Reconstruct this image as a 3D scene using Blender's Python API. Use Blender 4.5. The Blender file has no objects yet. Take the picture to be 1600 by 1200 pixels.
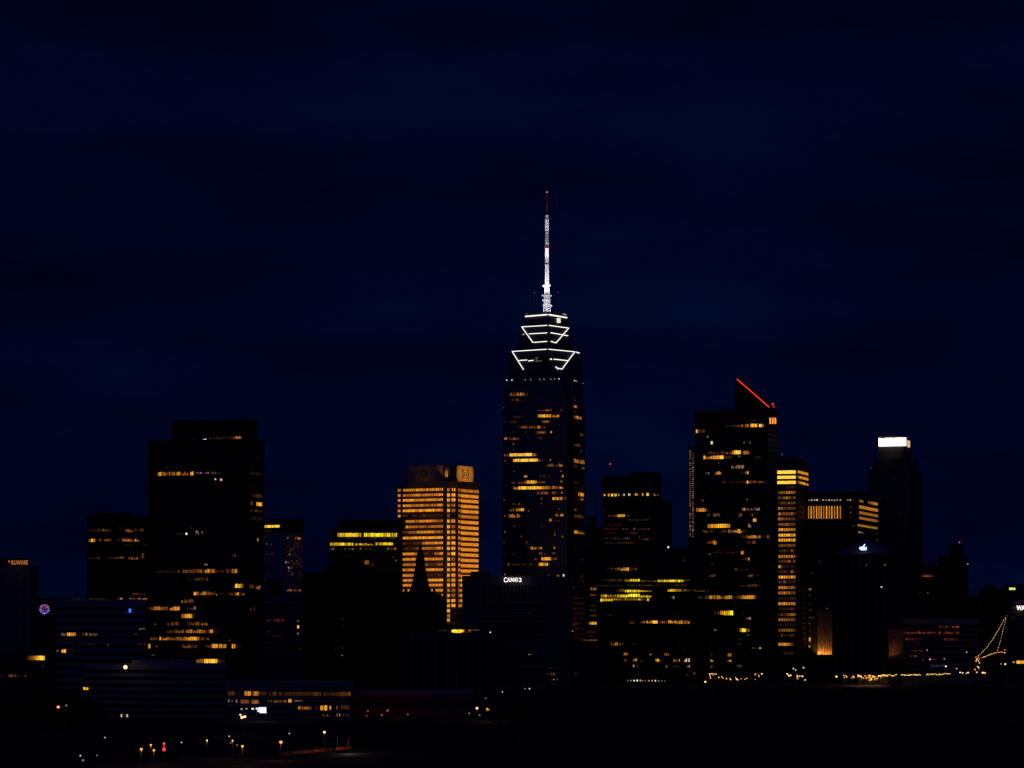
import bpy, math, random
from math import radians, sin, cos, pi
from mathutils import Vector

random.seed(7)
S = bpy.context.scene
COL = S.collection

# ---------------------------------------------------------------- camera
F = 4900.0            # focal length in pixels of a 1600 px wide frame
YH = 985.0            # row of the horizon
H = 38.6              # eye height over the city plain
cam = bpy.data.objects.new('camera', bpy.data.cameras.new('camera'))
COL.objects.link(cam)
cam.location = (0, 0, H)
cam.rotation_euler = (radians(90), 0, 0)
cam.data.sensor_width = 36
cam.data.lens = 36 * F / 1600
cam.data.shift_y = (YH - 600) / 1600
cam.data.clip_start = 1
cam.data.clip_end = 60000
S.camera = cam

# ---------------------------------------------------------------- night sky
W = bpy.data.worlds.new('World')
S.world = W
W.use_nodes = True
nt = W.node_tree
nt.nodes.clear()
N = nt.nodes.new
L = nt.links.new
out = N('ShaderNodeOutputWorld')
bg = N('ShaderNodeBackground')
sky = N('ShaderNodeTexSky')
sky.sky_type = 'NISHITA'
sky.sun_disc = False
sky.sun_elevation = radians(-4.0)
sky.sun_rotation = radians(180)      # afterglow lies behind the camera
sky.air_density = 1.0
sky.dust_density = 0.3
sky.ozone_density = 3.0
tint = N('ShaderNodeMix'); tint.data_type = 'RGBA'; tint.blend_type = 'MULTIPLY'
tint.inputs[0].default_value = 1.0
SKY_TINT = (0.010, 0.045, 0.42, 1)
L(sky.outputs[0], tint.inputs[6])
tint.inputs[7].default_value = SKY_TINT
# deep blue of the night itself, with long faint cloud bands
tc = N('ShaderNodeTexCoord')
SKY_OFFSET = (10.2, 0, 8.6)
mp = N('ShaderNodeMapping')
mp.inputs['Scale'].default_value = (8.0, 8.0, 36.0)
mp.inputs['Location'].default_value = SKY_OFFSET
L(tc.outputs['Generated'], mp.inputs[0])
ns = N('ShaderNodeTexNoise')
ns.inputs['Scale'].default_value = 1.0
ns.inputs['Detail'].default_value = 5.0
ns.inputs['Roughness'].default_value = 0.5
L(mp.outputs[0], ns.inputs['Vector'])
rp = N('ShaderNodeValToRGB')
rp.color_ramp.elements[0].position = 0.30
rp.color_ramp.elements[0].color = (0.00001, 0.00048, 0.0072, 1)
rp.color_ramp.elements[1].position = 0.72
rp.color_ramp.elements[1].color = (0.00025, 0.00260, 0.0205, 1)
L(ns.outputs[0], rp.inputs[0])
add = N('ShaderNodeMix'); add.data_type = 'RGBA'; add.blend_type = 'ADD'
add.inputs[0].default_value = 1.0
L(tint.outputs[2], add.inputs[6])
L(rp.outputs[0], add.inputs[7])
L(add.outputs[2], bg.inputs[0])
bg.inputs[1].default_value = 1.0
L(bg.outputs[0], out.inputs[0])

# one very weak lamp: the last blue light of the western sky behind the camera
sun = bpy.data.objects.new('sun', bpy.data.lights.new('sun', 'SUN'))
COL.objects.link(sun)
sun.data.energy = 0.035
sun.data.angle = radians(25)
sun.data.color = (0.28, 0.25, 1.0)
sun.rotation_euler = Vector((0.35, 1.0, -0.22)).to_track_quat('-Z', 'Y').to_euler()

S.view_settings.view_transform = 'Standard'
S.view_settings.look = 'None'
S.view_settings.exposure = 0
S.view_settings.gamma = 1
S.cycles.use_denoising = True
S.cycles.use_adaptive_sampling = False
S.cycles.max_bounces = 4
S.cycles.sample_clamp_indirect = 0.03
S.cycles.pixel_filter_type = 'BLACKMAN_HARRIS'
S.cycles.filter_width = 1.4

# ---------------------------------------------------------------- helpers
def pt(x, y, D):
    return Vector(((x - 800) / F * D, D, H + (YH - y) / F * D))

def terrain(X, Y):
    t = min(1, max(0, (Y - 1130) / 160)); t = t * t * (3 - 2 * t)
    return -5 + 5 * t

def zof(y, D):
    return H + (YH - y) / F * D

MATS = {}
def mat(name, col, rough=0.8, metal=0.0, var=0.25, scale=0.15, spec=0.5):
    if name in MATS: return MATS[name]
    m = bpy.data.materials.new(name); m.use_nodes = True
    t = m.node_tree; b = t.nodes['Principled BSDF']
    b.inputs['Roughness'].default_value = rough
    b.inputs['Metallic'].default_value = metal
    b.inputs['Specular IOR Level'].default_value = spec
    n = t.nodes.new('ShaderNodeTexNoise'); n.inputs['Scale'].default_value = scale
    n.inputs['Detail'].default_value = 6
    c = t.nodes.new('ShaderNodeTexCoord'); t.links.new(c.outputs['Object'], n.inputs['Vector'])
    r = t.nodes.new('ShaderNodeValToRGB')
    r.color_ramp.elements[0].position = 0.3; r.color_ramp.elements[1].position = 0.7
    r.color_ramp.elements[0].color = tuple(v * (1 - var) for v in col) + (1,)
    r.color_ramp.elements[1].color = tuple(min(1, v * (1 + var)) for v in col) + (1,)
    t.links.new(n.outputs[0], r.inputs[0]); t.links.new(r.outputs[0], b.inputs['Base Color'])
    MATS[name] = m
    return m

def emit(name, col, strength=1.0):
    if name in MATS: return MATS[name]
    m = bpy.data.materials.new(name); m.use_nodes = True
    t = m.node_tree; t.nodes.clear()
    o = t.nodes.new('ShaderNodeOutputMaterial'); e = t.nodes.new('ShaderNodeEmission')
    e.inputs[0].default_value = tuple(col) + (1,); e.inputs[1].default_value = strength
    t.links.new(e.outputs[0], o.inputs[0])
    m.cycles.emission_sampling = 'NONE'
    MATS[name] = m
    return m

def lit_mat():
    m = bpy.data.materials.new('lit_window'); m.use_nodes = True
    t = m.node_tree; t.nodes.clear()
    o = t.nodes.new('ShaderNodeOutputMaterial'); e = t.nodes.new('ShaderNodeEmission')
    a = t.nodes.new('ShaderNodeAttribute'); a.attribute_name = 'glow'
    n = t.nodes.new('ShaderNodeTexNoise'); n.inputs['Scale'].default_value = 0.9; n.inputs['Detail'].default_value = 2
    c = t.nodes.new('ShaderNodeTexCoord'); t.links.new(c.outputs['Object'], n.inputs['Vector'])
    mr = t.nodes.new('ShaderNodeMapRange')
    mr.inputs['From Min'].default_value = 0.3; mr.inputs['From Max'].default_value = 0.7
    mr.inputs['To Min'].default_value = 0.72; mr.inputs['To Max'].default_value = 1.25
    t.links.new(n.outputs[0], mr.inputs['Value'])
    t.links.new(a.outputs['Color'], e.inputs[0]); t.links.new(mr.outputs[0], e.inputs[1])
    t.links.new(e.outputs[0], o.inputs[0])
    m.cycles.emission_sampling = 'NONE'
    return m
LIT = lit_mat()

GLASS = mat('dark_glass', (0.010, 0.011, 0.013), 0.5, 0, 0.4, 0.05, 0.1)
GLASSB = mat('blue_glass', (0.03, 0.04, 0.075), 0.38, 0, 0.4, 0.05, 0.45)
BLACK = mat('black_cladding', (0.012, 0.012, 0.013), 0.75, 0, 0.3, 0.1, 0.15)
DARK = mat('dark_stone', (0.035, 0.034, 0.034), 0.8, 0, 0.3, 0.1, 0.2)
GREY = mat('grey_concrete', (0.16, 0.155, 0.15), 0.85, 0, 0.2, 0.1, 0.2)
PALE = mat('pale_concrete', (0.24, 0.235, 0.23), 0.85, 0, 0.15, 0.1, 0.2)
TAN = mat('tan_granite', (0.27, 0.20, 0.15), 0.8, 0, 0.15, 0.15, 0.2)
BRICK = mat('red_brick', (0.20, 0.07, 0.05), 0.9, 0, 0.3, 0.4, 0.1)
STEEL = mat('dark_steel', (0.10, 0.10, 0.11), 0.5, 0.6, 0.2, 0.5)
WHITE = mat('white_paint', (0.75, 0.75, 0.78), 0.5, 0, 0.05, 0.5)
REDP = mat('red_paint', (0.12, 0.003, 0.012), 0.5, 0, 0.05, 0.5)

# level 1..9 -> linear light of a lit pane
WARM = [(0, 0, 0), (0.016, 0.006, 0.003), (0.038, 0.013, 0.004), (0.08, 0.026, 0.007), (0.155, 0.05, 0.010),
        (0.28, 0.093, 0.013), (0.47, 0.155, 0.012), (0.76, 0.272, 0.016), (1.02, 0.425, 0.021), (1.3, 0.70, 0.06)]
def glow(d, hue):
    r, g, b = WARM[d]
    if hue == 'y': return (r, g * 1.22, b * 0.8)
    if hue == 'a': return (r, g * 0.86, b * 0.8)
    if hue == 'l': return (r * 0.92, g * 1.48, b * 0.5)
    if hue == 'r': return (r, g * 0.5, b * 0.9)
    if hue == 'w':
        v = r * 1.1; return (v, v * 0.78, v * 0.54)
    if hue == 'b':
        v = r * 1.1; return (v * 0.55, v * 0.65, v * 1.3)
    if hue == 'p':
        v = r; return (v, v * 0.50, v * 0.32)
    return (r, g, b)

def wl(o):
    v = Vector((0, 0, 0))
    while o: v += o.location; o = o.parent
    return v

def obj(name, verts, faces, m, parent=None, loc=None, glows=None):
    """one mesh; verts in world space, stored relative to the thing's base"""
    base = wl(parent) if parent else (Vector(loc) if loc else Vector((0, 0, 0)))
    me = bpy.data.meshes.new(name)
    me.from_pydata([(v[0] - base[0], v[1] - base[1], v[2] - base[2]) for v in verts], [], faces)
    if m: me.materials.append(m)
    if glows:
        a = me.color_attributes.new('glow', 'FLOAT_COLOR', 'CORNER')
        flat = []
        for p, gcol in zip(me.polygons, glows):
            for _ in range(p.loop_total): flat += [gcol[0], gcol[1], gcol[2], 1.0]
        a.data.foreach_set('color', flat)
    o = bpy.data.objects.new(name, me); COL.objects.link(o)
    if parent: o.parent = parent
    else: o.location = base
    return o

def thing(name, label, cat, loc, group=None):
    o = bpy.data.objects.new(name, None); COL.objects.link(o)
    o.empty_display_size = 2
    o.location = loc
    o['label'] = label; o['category'] = cat
    if group: o['group'] = group
    return o

class MB:
    def __init__(s): s.v = []; s.f = []; s.g = []
    def add(s, vs, fs, g=None):
        n = len(s.v); s.v += [tuple(v) for v in vs]
        for f in fs:
            s.f.append(tuple(i + n for i in f)); s.g.append(g)
    def prism(s, poly, z0, z1, poly2=None):
        n = len(poly); p2 = poly2 or poly
        vs = [(p[0], p[1], z0) for p in poly] + [(p[0], p[1], z1) for p in p2]
        fs = [(i, (i + 1) % n, n + (i + 1) % n, n + i) for i in range(n)]
        fs += [tuple(range(n - 1, -1, -1)), tuple(range(n, 2 * n))]
        s.add(vs, fs)
    def box(s, x0, x1, y0, y1, z0, z1):
        s.prism([(x0, y0), (x1, y0), (x1, y1), (x0, y1)], z0, z1)
    def tube(s, a, b, r0, r1=None, n=6):
        a = Vector(a); b = Vector(b); r1 = r0 if r1 is None else r1
        d = (b - a).normalized()
        u = d.cross(Vector((0, 0, 1)))
        if u.length < 1e-3: u = Vector((1, 0, 0))
        u.normalize(); w = d.cross(u)
        vs = []
        for c, r in ((a, r0), (b, r1)):
            for k in range(n):
                t = 2 * pi * k / n
                vs.append(c + u * (r * cos(t)) + w * (r * sin(t)))
        fs = [(i, (i + 1) % n, n + (i + 1) % n, n + i) for i in range(n)]
        fs += [tuple(range(n - 1, -1, -1)), tuple(range(n, 2 * n))]
        s.add(vs, fs)
    def ball(s, c, r, nu=10, nv=6, sz=1.0):
        vs = [(c[0], c[1], c[2] + r * sz)]
        for j in range(1, nv):
            ph = pi * j / nv
            for i in range(nu):
                t = 2 * pi * i / nu
                vs.append((c[0] + r * sin(ph) * cos(t), c[1] + r * sin(ph) * sin(t), c[2] + r * cos(ph) * sz))
        vs.append((c[0], c[1], c[2] - r * sz))
        fs = [(0, 1 + i, 1 + (i + 1) % nu) for i in range(nu)]
        for j in range(nv - 2):
            for i in range(nu):
                a = 1 + j * nu + i; b = 1 + j * nu + (i + 1) % nu
                fs.append((a, a + nu, b + nu, b))
        k = 1 + (nv - 2) * nu
        fs += [(k + i, len(vs) - 1, k + (i + 1) % nu) for i in range(nu)]
        s.add(vs, fs)
    def build(s, name, m, parent=None, loc=None):
        return obj(name, s.v, s.f, m, parent, loc)

def light(kind, loc, energy, col, parent=None, aim=None, cone=60, blend=0.6, rad=0.5):
    d = bpy.data.lights.new('lamp_light', kind); d.energy = energy; d.color = col
    d.shadow_soft_size = rad
    if kind == 'SPOT': d.spot_size = radians(cone); d.spot_blend = blend
    o = bpy.data.objects.new('lamp_light', d); COL.objects.link(o)
    o.location = Vector(loc) - (wl(parent) if parent else Vector((0, 0, 0)))
    if parent: o.parent = parent
    if aim is not None:
        o.rotation_euler = (Vector(aim) - Vector(loc)).to_track_quat('-Z', 'Y').to_euler()
    return o

def offset_poly(poly, d):
    n = len(poly); out = []
    for i in range(n):
        p0 = Vector(poly[i - 1]); p1 = Vector(poly[i]); p2 = Vector(poly[(i + 1) % n])
        a = (p1 - p0).normalized(); b = (p2 - p1).normalized()
        na = Vector((a.y, -a.x)); nb = Vector((b.y, -b.x))
        k = 1 + na.dot(nb)
        out.append(tuple(p1 + (na + nb) * (d / max(k, 0.3))))
    return out

def boxchain(x0, xc, x1, D, deg):
    """px extents of the left face, near corner and right face -> chain of (X, Y)"""
    t = radians(deg); c, s = cos(t), sin(t)
    Xc = (xc - 800) / F * D; u0 = x0 - 800; u1 = x1 - 800
    wL = (F * Xc - u0 * D) / (F * c + u0 * s)
    wR = (u1 * D - F * Xc) / (F * s - u1 * c)
    return [(Xc - wL * c, D + wL * s), (Xc, D), (Xc + wR * s, D + wR * c)]

def front(x0, x1, D, turn=0.0):
    D2 = D + turn
    return [((x0 - 800) / F * D, D), ((x1 - 800) / F * D2, D2)]

Z = {1: (0, 800, 3.0), 2: (200, 640, 5.4545), 3: (200, 840, 5.4545), 4: (120, 1020, 5.3333), 5: (400, 780, 4.2875),
     6: (340, 1040, 5.3333), 7: (600, 700, 4.2833), 8: (770, 280, 3.753), 9: (770, 580, 3.753), 10: (630, 880, 4.8),
     11: (910, 700, 3.16), 12: (1060, 560, 4.614), 13: (1060, 800, 4.286), 14: (1240, 660, 5.0), 15: (1240, 840, 5.0),
     16: (1380, 820, 4.614), 17: (720, 1020, 8.889), 18: (930, 720, 8.0), 0: (0, 0, 1.0)}

PANE = (0.12, 0.45, 0.7, 0.85, 1.0, 1.0, 1.15, 1.3, 1.6)   # blinds, desk lamps, bare ceiling lights
PANE2 = (0.6, 0.85, 1.0, 1.0, 1.1, 1.3)
class Building:
    def __init__(s, name, label, chain, top, m=DARK, depth=None, base=None, group=None, cat='building', ref=None, wall=True):
        s.ch = [Vector((p[0], p[1])) for p in chain]
        if len(s.ch) == 2:
            a, b = s.ch; nrm = ((a + b) / 2).normalized() * (depth or 25)
            poly = [a, b, b + nrm, a + nrm]
        else:
            c = (s.ch[0] + s.ch[-1]) / 2
            poly = s.ch + [2 * c - p for p in s.ch[1:-1]]
        s.poly = [tuple(p) for p in poly]
        k = min(range(len(s.ch)), key=lambda i: s.ch[i].y)
        s.Dn = s.ch[k].y if ref is None else ref
        s.top = zof(top, s.Dn)
        cx = sum(p[0] for p in s.poly) / len(s.poly); cy = sum(p[1] for p in s.poly) / len(s.poly)
        s.base = 0.0 if base is None else base
        s.root = thing(name, label, cat, (cx, cy, s.base), group)
        s.m = m
        s.bands = []; s.runs = []
        if wall: s.wall(s.poly, s.base, s.top)
    def wall(s, poly, z0, z1, name='wall', m=None, poly2=None):
        b = MB(); b.prism(poly, z0, z1, poly2)
        return b.build(name, m or s.m, s.root)
    def zpx(s, y, x=None, face=0):
        if x is None: return zof(y, s.Dn)
        return zof(y, s.at(face, x)[0].y)
    def at(s, face, px, chain=None):
        ch = chain or s.ch
        p, q = ch[face], ch[face + 1]
        u = (px - 800) / F; d = q - p
        t = (u * p.y - p.x) / (d.x - u * d.y)
        e = d.normalized()
        return p + d * t, Vector((e.y, -e.x)), e
    def storeys(s, pitch, z0=None, z1=None, frac=0.5, m=GLASS, off=0.10, poly=None, phase=0.0):
        """a ring of dark glass for each storey"""
        z = (z0 if z0 is not None else s.base + 5) + phase
        z1 = z1 if z1 is not None else s.top - 2.5
        pl = offset_poly(poly or s.poly, off)
        while z + pitch * frac < z1:
            b = MB(); b.prism(pl, z, z + pitch * frac)
            o = b.build('window_band', m, s.root)
            s.bands.append((z + pitch * frac / 2, o)); z += pitch
    def piers(s, spacing, z0, z1, faces=None, d=0.5, w=0.9, m=None, ch=None):
        ch = ch or s.ch
        for i in faces if faces is not None else range(len(ch) - 1):
            p, q = ch[i], ch[i + 1]; ln = (q - p).length; n = max(1, int(ln / spacing))
            e = (q - p).normalized(); nr = Vector((e.y, -e.x))
            for k in range(n + 1):
                c = p + e * (w / 2 + (ln - w) * k / n)
                a = c - e * w / 2 - nr * 0.3; bb = c + e * w / 2 - nr * 0.3
                pl = [tuple(a + nr * (0.3 + d)), tuple(bb + nr * (0.3 + d)), tuple(bb), tuple(a)]
                b = MB(); b.prism(pl, z0, z1); b.build('pier', m or s.m, s.root)
    def lit(s, face, zk, rows, hue='o', pane=1.5, chain=None, off=0.2, gap=0.2, jit=0.3):
        ox, oy, sc = Z[zk]
        for r in rows:
            x0, x1, y, h, dg = r[:5]; hu = r[5] if len(r) > 5 else hue
            n = len(dg); k = 0
            while k < n:
                if dg[k] in '0 .': k += 1; continue
                j = k
                while j < n and dg[j] not in '0 .': j += 1
                xa = ox + (x0 + (x1 - x0) * k / n) / sc; xb = ox + (x0 + (x1 - x0) * j / n) / sc
                a, nr, e = s.at(face, xa, chain); b, _, _ = s.at(face, xb, chain)
                m = (a + b) / 2
                zc = zof(oy + y / sc, m.y); hz = h / sc * m.y / F
                ln = (b - a).length; cells = j - k
                sub = max(1, int(round(ln / cells / pane)))
                vs = []; fs = []; gs = []
                for q in range(cells * sub):
                    d = int(dg[k + q // sub])
                    f = random.choice(PANE if d < 7 else PANE2) if jit >= 0.3 else 1 + random.uniform(-jit, jit)
                    g = tuple(v * f for v in glow(d, hu))
                    t0 = (q + gap / 2) / (cells * sub); t1 = (q + 1 - gap / 2) / (cells * sub)
                    hh = hz / 2 * (random.choice((1, 1, .9, .55, .2) if d < 7 else (1, 1, 1, .8)) if jit >= 0.3 else 1)
                    p0 = a + (b - a) * t0 + nr * off; p1 = a + (b - a) * t1 + nr * off
                    i0 = len(vs)
                    zt = zc + hh; zb = zc - hz / 2
                    vs += [(p0.x, p0.y, zb), (p1.x, p1.y, zb), (p1.x, p1.y, zt), (p0.x, p0.y, zt)]
                    fs.append((i0, i0 + 1, i0 + 2, i0 + 3)); gs.append(g)
                s.runs.append((ln * hz, zc, vs, fs, gs))
                k = j
    def done(s):
        s.runs.sort(key=lambda r: -r[0])
        for a, zc, vs, fs, gs in s.runs[:98]:
            par = s.root
            if s.bands:
                z, b = min(s.bands, key=lambda q: abs(q[0] - zc))
                if abs(z - zc) < 4: par = b
            obj('lit_window', vs, fs, LIT, par, glows=gs)
        rest = s.runs[98:]
        if rest:
            V = []; Fc = []; G = []
            for a, zc, vs, fs, gs in rest:
                n = len(V); V += vs; Fc += [tuple(i + n for i in f) for f in fs]; G += gs
            o = obj('lit_window', V, Fc, LIT, s.root, glows=G); o['kind'] = 'stuff'
    def roofbox(s, x0, x1, D0, D1, ytop, z0=None, m=None, name='penthouse'):
        z0 = s.top if z0 is None else z0
        b = MB(); b.prism([((x0 - 800) / F * D0, D0), ((x1 - 800) / F * D0, D0), ((x1 - 800) / F * D0, D1), ((x0 - 800) / F * D0, D1)],
                          z0 - 0.5, zof(ytop, D0))
        return b.build(name, m or s.m, s.root)
    def inset(s, k, poly=None):
        return offset_poly(poly or s.poly, -k)

def text_mesh(name, body, m, parent, x, y, D, hpx, wpx=None, nrm=None, bold=0.03, depth=0.3):
    c = bpy.data.curves.new(name, 'FONT'); c.body = body; c.extrude = 0.02; c.offset = bold
    c.align_x = 'LEFT'
    t = bpy.data.objects.new(name, c); COL.objects.link(t)
    dg = bpy.context.evaluated_depsgraph_get()
    me = bpy.data.meshes.new_from_object(t.evaluated_get(dg)); me.name = name
    bpy.data.objects.remove(t)
    xs = [v.co.x for v in me.vertices]; ys = [v.co.y for v in me.vertices]
    sx0, sx1, sy0, sy1 = min(xs), max(xs), min(ys), max(ys)
    sc = hpx * D / F / (sy1 - sy0); scx = sc if wpx is None else wpx * D / F / (sx1 - sx0)
    e = Vector((1, 0)) if nrm is None else Vector((-nrm[1], nrm[0]))
    n = Vector((0, -1)) if nrm is None else Vector(nrm)
    base = pt(x, y, D); pl = wl(parent)
    for v in me.vertices:
        X = (v.co.x - sx0) * scx; Zz = (v.co.y - sy0) * sc; d = v.co.z * depth / 0.04
        p = Vector((base.x + e.x * X + n.x * (0.5 + d), base.y + e.y * X + n.y * (0.5 + d), base.z + Zz))
        v.co = p - pl
    me.materials.clear(); me.materials.append(m)
    o = bpy.data.objects.new(name, me); COL.objects.link(o); o.parent = parent
    return o

# ================================================================ the setting
g = MB()
ys = [-300, 200, 600, 900, 990] + [1000 + 15 * i for i in range(22)] + [1400, 1800, 2400, 3200, 5000, 9000, 16000, 26000]
xsn = [-9000, -3000, -1000, -500, -250, 0, 250, 500, 1000, 3000, 9000]
vs = [(x, y, terrain(x, y)) for y in ys for x in xsn]
nx = len(xsn)
g.add(vs, [(j * nx + i, j * nx + i + 1, (j + 1) * nx + i + 1, (j + 1) * nx + i) for j in range(len(ys) - 1) for i in range(nx - 1)])
gr = g.build('ground', mat('dark_ground', (0.035, 0.036, 0.03), 0.95, 0, 0.4, 0.02, 0.1)); gr['kind'] = 'structure'

def strip(name, path, w, m, dz=0.02):
    b = MB(); L_, R_ = [], []
    for i, p in enumerate(path):
        p = Vector(p); a = Vector(path[max(0, i - 1)]); c = Vector(path[min(len(path) - 1, i + 1)])
        d = (c - a).normalized(); n = Vector((-d.y, d.x))
        for q, lst in ((p + n * w / 2, L_), (p - n * w / 2, R_)): lst.append((q.x, q.y, terrain(q.x, q.y) + dz))
    n = len(path)
    b.add(L_ + R_, [(i, n + i, n + i + 1, i + 1) for i in range(n - 1)])
    o = b.build(name, m); o['kind'] = 'structure'; return o
ASPH = mat('asphalt', (0.05, 0.05, 0.052), 0.85, 0, 0.3, 0.5, 0.3)
strip('road', [(-130, 985), (-105, 1012), (-85, 1040), (-66, 1075), (-52, 1105), (-40, 1125)], 11, ASPH)
strip('quay_road', [(-60 + 10 * i, 2195 + 2.2 * i) for i in range(55)], 16, ASPH, 0.03)

# ================================================================ the towers
# ---- central tower with the lit crown and the mast
D0 = 2400.0
bc = boxchain(785, 889, 914, D0, 17)
A0, C0, B0 = [Vector(p) for p in bc]
def chamfer(ch, a, b):
    p, q, r = ch
    return [p, q + (p - q).normalized() * a, q + (r - q).normalized() * b, r]
chS = chamfer((A0, C0, B0), 2.2, 12.0)
chT = chamfer((A0, C0, B0), 7.4, 12.0)
ct = Building('crowned_skyscraper', 'tallest blue glass skyscraper with zigzag white light lines on its crown and a lit mast',
              chS, 640, GLASSB, cat='skyscraper', ref=D0, wall=False)
zS = zof(640, D0); zT = zof(590, D0)
polyS = [tuple(p) for p in chS]; cc = (A0 + B0) / 2
polyS = [tuple(p) for p in chS] + [tuple(2 * cc - p) for p in chS[1:-1]]
polyT = [tuple(p) for p in chT] + [tuple(2 * cc - p) for p in chT[1:-1]]
polyT = offset_poly(polyT, -1.6)
ct.poly = polyS
a_, c_ = chS[1], chS[2]; e_ = (c_ - a_).normalized(); n_ = Vector((e_.y, -e_.x))
b = MB(); b.prism([tuple(a_ + n_ * .5), tuple(c_ + n_ * .5), tuple(c_ - n_ * .2), tuple(a_ - n_ * .2)], 2, zS); b.build('corner_reflection_cover', BLACK, ct.root)  # added matte black sheet keeping reflections off the cut corner
a_, c_ = Vector(polyT[1]), Vector(polyT[2])
ct.wall(polyS, 0, zS, m=GLASSB)
ct.wall(polyS, zS, zT, m=GLASSB, poly2=polyT, name='shoulder')
MUL = mat('grey_mullion', (0.022, 0.026, 0.04), 0.6)
z = 8.0
plb = offset_poly(polyS, 0.12)
while z < zS - 2:
    b = MB(); b.prism(plb, z, z + 1.1); o = b.build('spandrel', MUL, ct.root)
    ct.bands.append((z + 2.6, o)); z += 4.115
# pale metal edges of the cut corner
EDGE = mat('pale_metal', (0.30, 0.30, 0.33), 0.4, 0.3, 0.1)
for i in (1, 2):
    b = MB(); p = chS[i]; q = Vector(polyT[i])
    b.tube((p.x, p.y - 0.6, 3), (p.x, p.y - 0.6, zS), 0.28); b.tube((p.x, p.y - 0.6, zS), (q.x, q.y - 0.4, zT), 0.28)
    b.build('corner_edge', EDGE, ct.root)
ct.lit(0, 9, [
    (95, 215, 135, 18, '2455666654432'), (112, 190, 168, 12, '202330202'), (55, 68, 210, 14, '2'),
    (265, 345, 228, 14, '223455433'), (262, 300, 262, 18, '57888'), (300, 342, 262, 18, '88877'), (345, 395, 262, 16, '665665'), (395, 408, 228, 12, '2'),
    (118, 180, 268, 12, '1122211'), (285, 335, 295, 14, '3455543'), (100, 145, 298, 12, '1121'), (68, 80, 298, 10, '2'),
    (150, 235, 328, 14, '234454434434'), (240, 308, 328, 16, '44566454'), (190, 200, 358, 8, '3'), (118, 126, 358, 9, '4'),
    (252, 312, 358, 14, '23455543'), (338, 348, 357, 12, '7'), (66, 85, 395, 14, '55'), (95, 158, 396, 14, '23334332'), (262, 285, 390, 10, '3 4'), (360, 385, 390, 8, '11'),
    (116, 128, 428, 8, '4'), (118, 126, 458, 8, '2'), (66, 90, 492, 14, '444'), (97, 230, 490, 17, '8889899989999'), (232, 262, 490, 16, '554'),
    (118, 265, 522, 17, '7889999999999998'), (268, 285, 522, 12, '63'), (68, 78, 525, 12, '3'), (334, 342, 518, 10, '5'),
    (316, 412, 551, 17, '334332245666'), (118, 128, 555, 10, '3'), (120, 128, 586, 8, '3'), (396, 404, 585, 9, '4'), (178, 202, 617, 12, '687'), (265, 335, 616, 9, '2202202'), (404, 415, 615, 12, '56'),
    (110, 135, 652, 12, '332'), (148, 162, 652, 12, '44'), (165, 190, 652, 14, '4434'), (190, 260, 650, 18, '67888886'), (262, 308, 650, 14, '33434'), (394, 410, 647, 14, '44'),
    (120, 148, 685, 16, '566'), (150, 282, 684, 18, '889999999888'), (283, 345, 683, 17, '777655'), (350, 412, 681, 17, '766666'),
    (252, 330, 714, 16, '23344443'), (345, 412, 713, 14, '344334'), (350, 385, 746, 17, '8777'), (388, 412, 746, 17, '565'), (420, 436, 745, 12, '4'),
    (63, 70, 752, 14, '4'), (282, 292, 747, 8, '4'), (115, 130, 779, 9, '34'), (150, 162, 779, 9, '4'), (280, 292, 775, 12, '5'),
    (95, 185, 812, 17, '344566786'), (205, 215, 820, 7, '4'), (386, 394, 806, 8, '3'), (66, 78, 848, 12, '43'), (93, 162, 848, 19, '4556665'),
    (350, 390, 844, 16, '3455'), (395, 415, 844, 14, '56'), (328, 352, 873, 14, '474'), (352, 410, 876, 6, '2221'), (120, 132, 908, 8, '3'),
    (270, 310, 908, 6, '1221'), (360, 368, 940, 20, '4'), (66, 76, 942, 12, '3'), (162, 172, 968, 9, '3'), (245, 260, 967, 8, '3'), (402, 418, 966, 12, '5'),
    (360, 368, 958, 10, '4'), (194, 203, 1005, 20, '2'), (63, 70, 1004, 8, '3'), (218, 275, 1037, 16, '675543'), (276, 290, 1037, 14, '6'), (355, 368, 1035, 12, '6'), (270, 292, 1068, 12, '44'), (345, 368, 1068, 10, '33'), (300, 312, 1073, 8, '4'),
    (245, 258, 1102, 12, '3'), (285, 345, 1100, 18, '7788886'), (348, 378, 1099, 14, '433'), (86, 100, 1133, 12, '4'), (108, 230, 1133, 10, '1211212223'), (268, 325, 1132, 18, '688788'),
    (66, 75, 1192, 10, '5'), (355, 415, 1192, 14, '304576'), (118, 130, 1070, 7, '2'), (63, 72, 1070, 7, '2')])
ct.lit(2, 9, [
    (476, 486, 170, 14, '3'), (472, 495, 207, 16, '665', 'r'), (476, 486, 238, 10, '2'), (470, 520, 271, 18, '45655'), (512, 530, 372, 16, '33'), (468, 515, 432, 16, '2332'),
    (510, 522, 470, 12, '2'), (470, 537, 528, 24, '5665555'), (474, 495, 557, 14, '22'), (522, 536, 568, 14, '4'), (500, 533, 723, 20, '677'), (503, 530, 750, 16, '455'), (470, 495, 652, 10, '22'),
    (470, 490, 812, 16, '23'), (470, 530, 850, 18, '333332'), (468, 495, 942, 18, '677'), (496, 535, 948, 16, '5555'), (470, 490, 1036, 12, '22'), (510, 532, 1105, 10, '12')], pane=2.5)
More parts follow.
